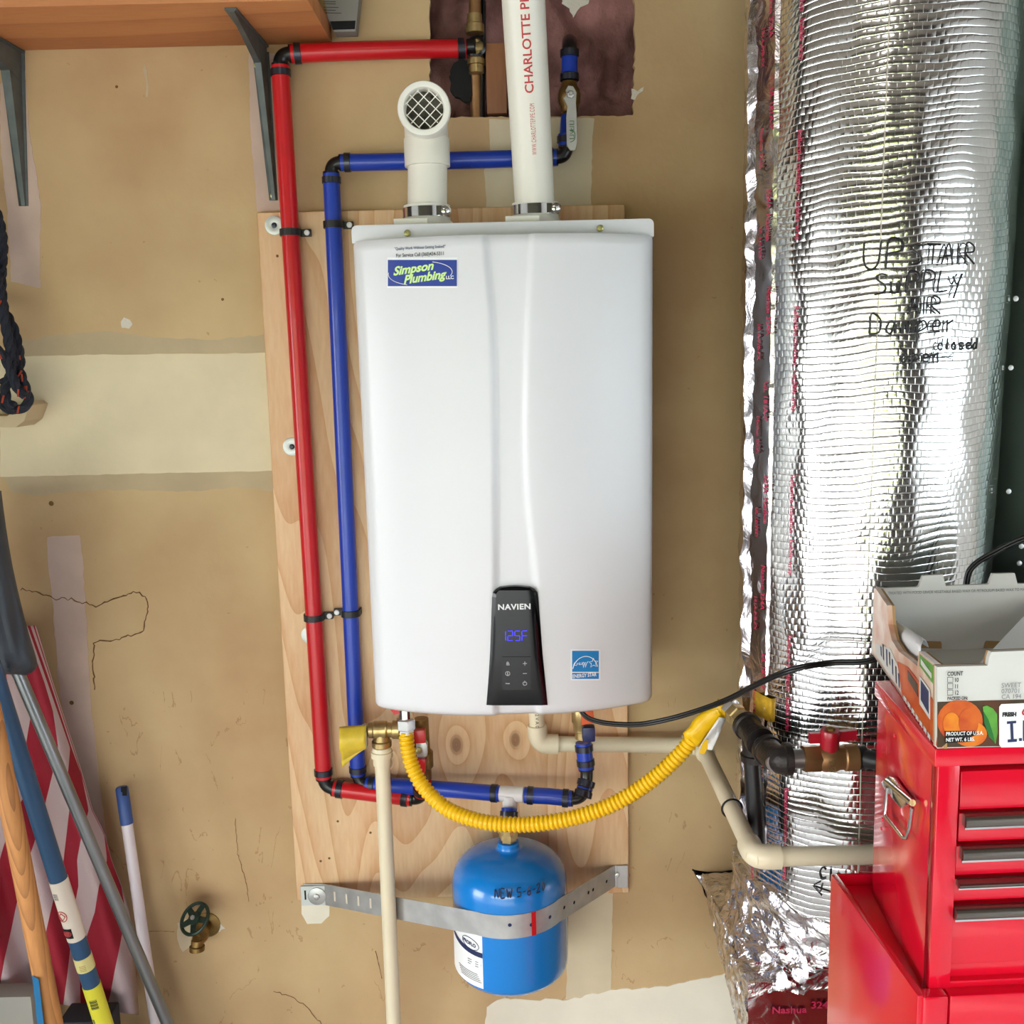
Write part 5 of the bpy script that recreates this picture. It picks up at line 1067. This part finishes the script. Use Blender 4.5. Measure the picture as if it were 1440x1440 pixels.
for o_, m_ in (((((1382, 994), (1388, 992), (1396, 996), (1402, 1004), (1403, 1030), (1400, 1046), (1391, 1036), (1385, 1018))), 'print_gr'), (((1383, 1000), (1390, 1012), (1397, 1034), (1399, 1045), (1390, 1034), (1384, 1016)), 'print_dg')):
    obj('printed_leaf', slab([fp_(x, y, .0012 if m_ == 'print_gr' else .0014) for x, y in o_], fn, .0001), M[m_], box)
obj('print_panel', slab([fp_(x, y, .0012) for x, y in ((1328.5, 1028), (1373, 1027.5), (1374, 1033), (1366, 1036), (1365, 1043), (1329, 1045))], fn, .0001), M['dark'], box)
def frmap(px, py, off=.0014):
    o0 = fp_(px, py, off); return lambda tx, ty: o0 + ux2 * tx + V((0, 0, ty))
PXF = mpp(fp_(1380, 990))
obj('front_lettering', merge(text_geo('PRODUCT OF U.S.A.', 7.6 * PXF, frmap(1330, 1034.5), .78, bold=.0001), text_geo('NET WT. 6 LBS.', 7.6 * PXF, frmap(1330, 1043.0), .80, bold=.0001)), M['paper'], box)
obj('front_lettering', merge(text_geo('COUNT', 8.5 * PXF, frmap(1332, 950.5), .72, bold=.00012), text_geo('10', 8.5 * PXF, frmap(1342, 959), .72, bold=.0001), text_geo('11', 8.5 * PXF, frmap(1342, 968), .72, bold=.0001), text_geo('12', 8.5 * PXF, frmap(1342, 977), .72, bold=.0001), text_geo('PACKED ON:', 6.6 * PXF, frmap(1332, 984.5), .75, bold=.0001),
    *[tube([fp_(x, y, .0008) for x, y in ((1332.5, y0), (1340, y0 - .2), (1340, y0 + 7), (1332.5, y0 + 7.2), (1332.5, y0))], .00025, 4) for y0 in (952.5, 961.5, 970.5)]), M['dmark'], box)
obj('front_stamp', merge(text_geo('SWEET', 9.5 * PXF, frmap(1408, 967), .95), text_geo('070701', 9.5 * PXF, frmap(1408, 975), .95), text_geo('CA 194', 9.5 * PXF, frmap(1408, 983), .95)), mat('grey_stamp', (130, 130, 132), .6), box)
lp = obj('plate_print', slab([fp_(x, y, .0012) for x, y in ((1405, 994), (1408, 990), (1460, 988), (1460, 1050), (1408, 1051), (1405, 1047))], fn, .0003), M['paper'], box)
obj('plate_lettering', merge(*[slab([fp_(x, y, .0018) for x, y in q], fn, .0001) for q in (((1416, 1014.5), (1429, 1013.5), (1429, 1017), (1416, 1018)), ((1420.5, 1017), (1424.5, 1017), (1425.5, 1040), (1421.5, 1040)), ((1417, 1040), (1430, 1039), (1430, 1043), (1417, 1044)), ((1433, 1038), (1437, 1038), (1437, 1042), (1433, 1042)), ((1438.5, 1013), (1450, 1013), (1450, 1042), (1438.5, 1042)))]), M['navy'], lp)
obj('plate_lettering', text_geo('FRESH', 8 * PXF, frmap(1409.5, 1007.5, .0018), .9, bold=.0004), M['dmark'], lp)
obj('plate_lettering', text_geo('C', 16 * PXF, frmap(1435, 1006, .0018), 1, bold=.0003, shear=.3), M['redink'], lp)
# back wall with tabs, slots
bo_ = [(1231, 828), (1290, 826), (1293, 824), (1298, 810), (1326, 808), (1330, 824), (1388, 822), (1391, 821), (1396, 807), (1427, 806), (1431, 821), (1500, 819), (1500, 940), (1227, 944)]
bo_[-1] = (1228, 921)
lo = bB.copy(); 
P_ = [bp_(x, y) for x, y in bo_]; P_[-1] = bB.copy(); P_[-2] = bB + ux2 * (P_[-3] - bB).dot(ux2)
obj('back_wall', slab(P_, -fn, .005), M['card'], box)
obj('back_lettering', text_geo('TREATED WITH FOOD GRADE VEGETABLE BASED WAX OR PETROLEUM BASED WAX TO MAINTAIN FRESHNESS', .0052, (lambda o0: (lambda tx, ty: o0 + ux2 * tx + V((0, 0, ty))))(bp_(1249, 836, .001)), .8), mat('grey_small_print', (110, 108, 108), .6), box)
obj('bottom', slab([bF, bF + ux2 * .40, bB + ux2 * .40, bB], (0, 0, 1), .003), M['card'], box)
obj('right_wall', slab([bF + ux2 * .40, bB + ux2 * .40, bB + ux2 * .40 + V((0, 0, .09)), bF + ux2 * .40 + V((0, 0, .09))], ux2, .005), M['card'], box)
for x_ in (1291, 1385):
    obj('hand_slot', slab([bp_(x, y, .0004) for x, y in ((x_, 903), (x_ + 2, 901), (x_ + 32, 902), (x_ + 33, 905), (x_ + 33, 912), (x_ - 2, 911))], fn, .0004), M['cardb'], box)
# papers in the box
P0, P1, P2, P3 = (1250, 884), (1292, 912), (1291, 948), (1258, 916)
rows = []
for i in range(15):
    t_ = i / 14; rr = []
    for j in range(11):
        s_ = j / 10; x = 1250 + 44 * s_; y = 884 + 26 * s_; k_ = min(1, t_ / .45)
        up_ = 14 * math.sin(PI * k_) * (1 - .2 * s_) if t_ < .45 else 0
        p = bF + ux2 * .0 + onp(x + (12 if t_ < .45 else 0) * (1 - k_), y - up_, bF - sn2 * (.034 - .022 * k_), sn2) - bF
        if t_ >= .45: p = p + V((0, 0, -.050 * (t_ - .45) / .55)) + (-sn2) * .006 * (t_ - .45)
        p.z = max(p.z, zb0 + .008); rr.append(p)
    rows.append(rr)
o_ = obj('curled_paper', sheet(rows), M['paper'], cat='paper', label='curled white sheet leaning in the left side of the fruit box', smooth=True); md = o_.modifiers.new('thickness', 'SOLIDIFY'); md.thickness = .0006
for k_, (a_, b_, rot, z_) in enumerate(((.10, .05, .25, .006), (.17, .10, .75, .016))):
    d1_ = V((math.cos(rot), math.sin(rot), .10 + .15 * k_)).normalized(); d2_ = V((-math.sin(rot), math.cos(rot), .1)).normalized(); o0 = bF + ux2 * a_ + uyb * b_ + V((0, 0, z_))
    o_ = obj('envelope', slab([o0, o0 + d1_ * .2, o0 + d1_ * .2 + d2_ * .1, o0 + d2_ * .1], (0, 0, 1), .0012), M['paper'], cat='paper', label=('flat white envelope lying on the bottom of the fruit box', 'tilted white envelope with printed line at the right in the fruit box')[k_])
    if k_: obj('envelope_print', slab([o0 + d1_ * .01 + d2_ * .01 + V((0, 0, .0014)), o0 + d1_ * .19 + d2_ * .01 + V((0, 0, .0014)), o0 + d1_ * .19 + d2_ * .0112 + V((0, 0, .0014)), o0 + d1_ * .01 + d2_ * .0112 + V((0, 0, .0014))], (0, 0, 1), .0002), M['dmark'], o_)

# ================================================================ SHELF, BRACKETS, LEAFLET
zS = 2.112; shd = -.205
xr_ = at(467, 62, 0).x
obj('wall_shelf', bx(-1.245, xr_, shd, -.0005, zS, zS + .030), M['shelf'], bevel=.0012, cat='shelf', label='thick wooden shelf board high on the wall, upper left')
def bracket(pt, pb, wt, wb_, label, armdx=0, flip=1):
    t = thing('shelf_bracket', label, 'bracket', (pb.x, 0, pb.z), 'grey steel shelf brackets')
    # wall leg: tapered folded channel
    n = 10; gl = []
    secs = []
    for i in range(n + 1):
        k = i / n; c = pt.lerp(pb, k); w_ = wt + (wb_ - wt) * k; d_ = .050 + (.007 - .050) * k ** .8
        secs.append([c + V((-w_, 0, 0)), c + V((-w_, -.003, 0)), c + V((-w_ * .35, -.004, 0)), c + V((-w_ * .2, -d_, 0)), c + V((w_ * .6, -d_, 0)), c + V((w_ * .75, -.004, 0)), c + V((w_, -.003, 0)), c + V((w_, 0, 0))])
    v, f = sheet(secs); m_ = len(secs[0]); f += [tuple(range(m_)), tuple(range(n * m_, n * m_ + m_))[::-1]]
    f += [(i * m_ + m_ - 1, (i + 1) * m_ + m_ - 1, (i + 1) * m_, i * m_) for i in range(n)]
    obj('wall_leg', (v, f), M['brk'], t, smooth=True, auto=30)
    secs = []
    for i in range(n + 1):
        k = i / n; c = V((pt.x + armdx * k, -.001 - (abs(shd) - .022) * k, zS - .0006)); w_ = wt * (1 - .35 * k); d_ = .052 + (.006 - .052) * k ** .8
        secs.append([c + V((-w_, 0, 0)), c + V((-w_, 0, -.003)), c + V((-w_ * .35, 0, -.004)), c + V((-w_ * .2, 0, -d_)), c + V((w_ * .6, 0, -d_)), c + V((w_ * .75, 0, -.004)), c + V((w_, 0, -.003)), c + V((w_, 0, 0))])
    v, f = sheet(secs); f += [tuple(range(m_)), tuple(range(n * m_, n * m_ + m_))[::-1]]; f += [(i * m_ + m_ - 1, (i + 1) * m_ + m_ - 1, (i + 1) * m_, i * m_) for i in range(n)]
    obj('shelf_arm', (v, f), M['brk'], t, smooth=True, auto=30)
    return t
t = bracket(at(367, 74, 0), at(385, 282, 0), .0135, .0068, 'dark grey steel shelf bracket beside the red pipe')
for q in ((361, 92), (384, 275)):
    obj('screw', lathe([(.005, 0), (.0045, .002), (.0015, .003), (.001, .002), (0, .002)], at(*q, -.004), (0, -1, 0), 12), M['screw'], t, smooth=True)
t = bracket(at(16, 60, 0), at(34, 290, 0), .0215, .0075, 'dark grey steel shelf bracket at the left edge of picture')
for q in ((22, 72), (33, 283)): obj('screw', lathe([(.004, 0), (.0036, .002), (0, .002)], at(*q, -.004), (0, -1, 0), 10), M['brk'], t)
lf = obj('carton_flap', slab([at(x, y, -.03) for x, y in ((450, -30), (508, -30), (500, 44), (470, 45), (462, 28))], (0, 1, 0), .028), M['grey_c'], cat='box', label='grey printed carton end hanging at the right end of wooden shelf')
obj('black_stripe', slab([at(x, y, -.0304) for x, y in ((464, 30), (500, 29), (499, 41), (468, 42))], (0, -1, 0), .0002), M['dark'], lf)
obj('carton_lettering', merge(*[tube([at(455, y, -.0304), at(480 - (y % 3) * 4, y + .5, -.0304)], .0004, 4) for y in (2, 5, 10, 14, 18)]), M['dark'], lf)

# ================================================================ LEFT CLUTTER
# rope
def rope(pts, r, m, seed=0, k=8, tw=55):
    c = cat(pts, k); fr = frames(c); gs = []; L = 0; Ls = [0]
    for a, b in zip(c, c[1:]): L += (b - a).length; Ls.append(L)
    for s in range(3): gs.append(tube([p + (fr[i][1] * math.cos(Ls[i] * tw * 2 + s * 2.094) + fr[i][2] * math.sin(Ls[i] * tw * 2 + s * 2.094)) * r * .55 for i, p in enumerate(c)], r * .62, 8))
    return merge(*gs), c
ro = thing('hanging_rope', 'bundle of dark navy rope with orange flecks hanging at the left edge', 'rope', at(15, 580, -.08))
allc = []
for k_, q in enumerate(([(-30, 250, -.03), (-6, 295, -.04), (4, 340, -.05), (2, 400, -.06), (8, 450, -.07), (20, 500, -.075), (34, 540, -.08), (40, 566, -.08), (24, 576, -.08), (6, 572, -.075), (-6, 556, -.07), (-20, 540, -.06)],
    [(-25, 320, -.06), (-4, 390, -.08), (4, 440, -.09), (12, 480, -.09), (16, 520, -.09), (8, 545, -.09), (10, 565, -.095), (20, 572, -.095)],
    [(-20, 420, -.04), (0, 430, -.05), (16, 455, -.06), (24, 480, -.06), (28, 512, -.065), (16, 528, -.06), (4, 540, -.06)],
    [(-30, 470, -.09), (-6, 490, -.10), (8, 505, -.10), (24, 545, -.10), (36, 556, -.10)])):
    g, c = rope([at(*p) for p in q], .0072, None); allc += c; obj('rope_strand', g, M['rope'], ro, smooth=True, kind=None)
rnd = random.Random(5); gs = []
for k_ in range(26):
    c = rnd.choice(allc); gs.append(cyl(c + V((rnd.uniform(-.004, .004), -.0078, -.006)), c + V((rnd.uniform(-.004, .006), -.0082, .006)), .0016, 6))
obj('orange_flecks', merge(*gs), M['ropeo'], ro)
obj('wooden_hook', merge(slab([at(x, y, -.07) for x, y in ((-30, 585), (10, 585), (36, 565), (42, 570), (34, 592), (22, 601), (-30, 600))], (0, 1, 0), .068)), M['skim'], cat='hook', label='tan wedge bracket on the wall under the dark rope', bevel=.001)
# bag / folded canopy
sec = [(690, -60, 2), (740, -60, 8), (800, -55, 18), (850, -50, 30), (890, -45, 40), (920, -40, 50), (934, -36, 54), (944, -30, 50), (950, -20, 36)]
rows = []
for i, (y, a, b) in enumerate(sec):
    n_ = 18; rr = []
    for j in range(n_ + 1):
        t_ = j / n_; x = a + (b - a) * t_; bul = math.sin(PI * t_) ** .6 * .055; rr.append(at(x, y - 9 * (1 - t_) * (i > 6), -.20 - bul + .016 * noise.fractal(V((x * .06, y * .03, 3)), .8, 2, 3)))
    rows.append(rr)
rb = [[at(a + (b - a) * j / 18, y, -.16) for j in range(19)] for (y, a, b) in sec]
v, f = merge(sheet(rows), sheet(rb))
n1 = len(sec) * 19; m1 = 19
f = list(f) + [((len(sec) - 1) * m1 + j, (len(sec) - 1) * m1 + j + 1, n1 + (len(sec) - 1) * m1 + j + 1, n1 + (len(sec) - 1) * m1 + j) for j in range(18)] + [(i * m1 + 18, (i + 1) * m1 + 18, n1 + (i + 1) * m1 + 18, n1 + i * m1 + 18) for i in range(len(sec) - 1)]
o_ = obj('fabric_cover', (v, f), M['bag'], cat='cover', label='dark slate nylon cover hanging over the poles at left', smooth=True, auto=60)
sb = o_.modifiers.new('smooth', 'SUBSURF'); sb.levels = 1; sb.render_levels = 1
# flag
BND = [  # each boundary as (y, x) list; colour left of it given in COLS
 [(880, -40), (960, -30), (1000, 16), (1052, 36 - 60), (1200, -60), (1430, -90)],
 [(880, 0), (940, 8), (1000, 16), (1040, 2), (1090, -30), (1430, -90)],
 [(880, 26), (960, 40), (1000, 45), (1052, 36), (1090, 52), (1139, 22), (1208, 0), (1430, -60)],
 [(880, 34), (960, 62), (1000, 74), (1052, 82), (1090, 74), (1139, 62), (1174, 51), (1208, 40), (1278, 22), (1347, 6), (1430, -6)],
 [(880, 38), (960, 66), (1000, 80), (1052, 98), (1090, 95), (1139, 98), (1174, 94), (1208, 90), (1243, 80), (1278, 71), (1347, 57), (1430, 46)],
 [(880, 42), (960, 70), (1052, 100), (1090, 114), (1139, 124), (1174, 115), (1208, 109), (1243, 111), (1278, 104), (1312, 100), (1347, 96), (1430, 86)],
 [(880, 46), (960, 72), (1052, 102), (1090, 114), (1139, 128), (1174, 146), (1208, 150), (1243, 139), (1278, 134), (1312, 122), (1347, 111), (1430, 114)],
 [(880, 48), (960, 73), (1052, 103), (1090, 115), (1139, 129), (1174, 147), (1208, 156), (1243, 170), (1278, 176), (1312, 170), (1380, 156), (1430, 140)],
 [(880, 50), (960, 74), (1052, 104), (1090, 116), (1139, 130), (1174, 148), (1208, 157), (1243, 171), (1278, 182), (1312, 186), (1380, 193), (1430, 198)]]
def bat(k, y): return interp(BND[k], y)
rows = []; fm = []
NY = 90; sub = 5
for i in range(NY + 1):
    t_ = i / NY; rr = []
    for k in range(len(BND) - 1):
        for j in range(sub):
            y = 880 + (1400 + 0 - 880) * t_; xa, xb = bat(k, y), bat(k + 1, y); x = xa + (max(xa, xb) - xa) * j / sub
            yy = y + t_ ** 6 * 28 * (x / 200)
            rr.append(at(x, yy, -.075 - .028 * math.sin(x * .075 - y * .022) - .05 * max(0, (y - 1000) / 440) * max(0, 1 - x / 220)))
    y = 880 + 520 * t_; x = bat(len(BND) - 1, y); rr.append(at(x, y + t_ ** 6 * 28 * (x / 200), -.06)); rows.append(rr)
nx = len(rows[0]) - 1
cols = [1, 0, 1, 0, 1, 0, 1, 0]   # 0 white, 1 red between boundaries
for i in range(NY):
    for k in range(len(BND) - 1):
        for j in range(sub): fm.append(cols[k])
fl_ = obj('striped_flag', sheet(rows), None, mats=[M['fl_w'], M['fl_r']], fm=fm, cat='flag', label='red and white striped flag cloth hanging on the wall behind the poles', smooth=True, auto=180)
md = fl_.modifiers.new('thickness', 'SOLIDIFY'); md.thickness = .0008
# poles
def pole(name, a, b, r, m, label, parts=True):
    A_, B_ = at(*a), at(*b); d = (B_ - A_).normalized(); ext = B_ + d * max(0, (B_.z - .03) / -d.z)
    return A_, d, ext
A_, d_, e_ = pole('g', (22, 938, -.185), (236, 1440, -.13), .011, None, '')
gp = obj('metal_pole', merge(lathe([(.0098, .0), (.0100, .1), (.0105, (e_ - A_).length)], A_, d_, 24)), M['pole_g'], cat='pole', label='grey metal pole leaning across the flag in front of the white pole', smooth=True)
A_, d_, e_ = pole('b', (-14, 930, -.30), (146, 1440, -.22), .014, None, '')
bp2 = thing('labelled_pole', 'blue pole with white, cream and yellow stickers leaning at the left', 'pole', e_)
Lp = (e_ - A_).length; RB2 = .0138
obj('shaft', lathe([(RB2, 0), (RB2, Lp)], A_, d_, 28), M['pole_b'], bp2, smooth=True)
def s_on(y):
    lo_, hi_ = 0, Lp
    for _ in range(40):
        m_ = (lo_ + hi_) / 2; p = A_ + d_ * m_; py = 720 - F * (p - CAM).dot(UP) / (p - CAM).dot(FW)
        if py < y: lo_ = m_
        else: hi_ = m_
    return lo_
sd_ = V((0, -1, 0)); sd_ = (sd_ - d_ * sd_.dot(d_)).normalized(); rt_ = sd_.cross(d_) ; rt_ = rt_ if rt_.x > 0 else -rt_
def pmap(y, a0, rr=RB2 + .0012):
    s0 = s_on(y)
    def f(tx, ty): a = a0 + tx / rr; return A_ + d_ * (s0 - ty) + rt_ * (rr * math.sin(a)) + sd_ * (rr * math.cos(a))
    return f
def band(y0, y1, m, nm, lab): return obj(nm, lathe([(RB2 + .0001, s_on(y0)), (RB2 + .0007, s_on(y0) + .0003), (RB2 + .0007, s_on(y1)), (RB2 + .0001, s_on(y1) + .0003)], A_, d_, 28), M[m], bp2, smooth=True, label=lab)
b1_ = band(1236, 1318, 'lab_c', 'sticker', 'cream sticker with red emblem'); b2_ = band(1343, 1361, 'lab_p', 'sticker', 'pale yellow sticker'); b3_ = band(1384, 1470, 'lab_y', 'sticker', 'bright yellow sticker with barcode')
f = pmap(1250, -.6); g_ = [tube([f(x * .001, -.002 * k) for x in range(0, 9)], .00035, 4) for k in range(6)]; [obj('sticker_print', x_, M['dmark'], b1_) for x_ in g_]
f = pmap(1281, -.35); ring_ = lambda f, r, s=1: tube([f(r * math.cos(t), r * s * math.sin(t)) for t in [2 * PI * i / 20 for i in range(21)]], .0007, 5)
obj('sticker_emblem', merge(ring_(f, .0085, 1.1), tube([f(a, b) for a, b in ((0, .006), (.006, 0), (0, -.007), (-.006, 0), (0, .006))], .0008, 5)), M['redink'], b1_)
f = pmap(1305, -.35); obj('sticker_panel', sheet([[f(-.009 + .018 * j / 8, y) for j in range(9)] for y in (-.009, .009)]), M['dark'], b1_); f = pmap(1305, -.35, RB2 + .0016)
obj('sticker_emblem', merge(ring_(f, .0072, .62), ring_(f, .005, .5), ring_(f, .003, .4)), M['redink'], b1_)
f = pmap(1354, .1); [obj('sticker_print', tube([f(x * .001, -.003 * k + .004) for x in range(-4, 7)], .0004, 4), M['cardb'], b2_) for k in range(4)]
f = pmap(1405, .15); obj('barcode', merge(*[tube([f(x * .001, -.0019 * k + .009) for x in range(-6, 7)], .0003 + .0002 * (k % 3), 4) for k in range(10)]), M['dmark'], b3_)
f = pmap(1432, -.5); [obj('sticker_print', tube([f(x * .001, -.0028 * k + .009) for x in range(-2, 3)], .0006, 4), M['navy'], b3_) for k in range(8)]
A0, B0 = at(-14, 990, -.36), at(74, 1440, -.33); dw = (B0 - A0).normalized(); ew = B0 + dw * ((B0.z - .03) / -dw.z)
wh = obj('wooden_pole', lathe([(.0135, 0), (.0148, .2), (.0152, (ew - A0).length)], A0, dw, 28), M['oak'], cat='pole', label='varnished brown wooden pole leaning at the bottom left corner', smooth=True)
u0 = at(49, 1375, -.355); u1 = at(57, 1445, -.355)
obj('blue_tape', sheet([[u0 + V((-.007, .006, 0)), u0 + V((.006, -.001, -.002))], [u0.lerp(u1, .5) + V((-.007, .006, 0)), u0.lerp(u1, .5) + V((.006, -.001, 0))], [u1 + V((-.008, .006, -.02)), u1 + V((.006, -.001, -.02))]]), M['teal'], wh)
A1 = at(171, 1106, -.045); B1 = at(219, 1440, -.10); dw = (B1 - A1).normalized(); ew = B1 + dw * ((B1.z - .03) / -dw.z); wp_ = thing('white_pole', 'white pole with blue hanging cap leaning on wall right of the flag', 'pole', ew)
Lw = (ew - A1).length; capL = (at(175, 1158, -.052) - A1).length
obj('shaft', lathe([(.0098, capL * .9), (.0102, Lw)], A1, dw, 24), M['pole_w'], wp_, smooth=True)
obj('cap', lathe([(.0085, 0), (.0112, .003), (.0112, capL), (.0100, capL + .001)], A1, dw, 24), M['cap_b'], wp_, smooth=True, label='blue plastic end cap')
obj('cap_slot', slab([at(x, y, A1.y - .0125) for x, y in ((170, 1107), (178, 1106), (178, 1119), (172, 1119), (172, 1114), (170, 1114))], (0, 1, 0), .002), M['dark'], wp_)
# things on the floor side bottom-left
obj('storage_bin', bx(at(80, 1430, -.2).x, at(150, 1430, -.2).x, -.20, -.145, 0, at(100, 1412, -.15).z), M['darkbl'], cat='bin', label='dark bin under the flag hem behind the poles', bevel=.004)
obj('grey_panel', bx(at(-60, 1430, -.2).x, at(46, 1430, -.2).x, -.20, -.16, 0, at(20, 1392, -.18).z), M['grey_c'], cat='panel', label='grey-brown panel standing at the bottom left corner below the flag', bevel=.002)

# ================================================================ HOSE TAP
hb = thing('hose_tap', 'old brass hose tap with dark green wheel handle on the lower wall', 'tap', at(282, 1310, 0))
o1 = at(292, 1300, 0)
obj('wall_flange', lathe([(.024, 0), (.024, .002), (.014, .004), (.012, .006)], (o1.x, 0, o1.z), (0, -1, 0), 24), M['dbrass'], hb, smooth=True)
hw_c = at(274, 1292, -.060); hn = V((-.35, -.62, .7)).normalized()
obj('body', merge(tube(arc3(V((o1.x, 0, o1.z)), V((o1.x - .004, -.035, o1.z)), at(277, 1328, -.050), 10), [.010, .0105, .011, .012, .0135, .014, .014, .013, .0115, .0105, .010], 20), lathe([(.010, 0), (.0105, .010), (.0135, .011), (.0135, .019), (.0105, .0195), (.0095, .012), (0, .011)], at(277, 1322, -.050), (-.02, -.12, -1), 24), tube([at(285, 1312, -.035), hw_c], [.012, .007], 16)), M['dbrass'], hb, smooth=True)
u_ = hn.orthogonal().normalized(); w2 = hn.cross(u_); gs = [tube([hw_c + (u_ * math.cos(t) + w2 * math.sin(t)) * .0275 for t in [2 * PI * i / 36 for i in range(37)]], .0032, 8, cap=False)]
for k_ in range(5):
    t = 2 * PI * k_ / 5; dd_ = u_ * math.cos(t) + w2 * math.sin(t); ss = hn.cross(dd_); gs.append(slab([hw_c + ss * .007 + hn * .0, hw_c - ss * .007, hw_c + dd_ * .027 - ss * .0045, hw_c + dd_ * .027 + ss * .0045], hn, .002))
gs.append(lathe([(.012, -.001), (.0115, .004), (.006, .006), (0, .006)], hw_c, hn, 20))
obj('wheel_handle', merge(*gs), M['valve_g'], hb, smooth=True, auto=35)
obj('handle_screw', lathe([(.0042, .005), (.004, .009), (0, .010)], hw_c, hn, 10), M['steel'], hb, smooth=True)
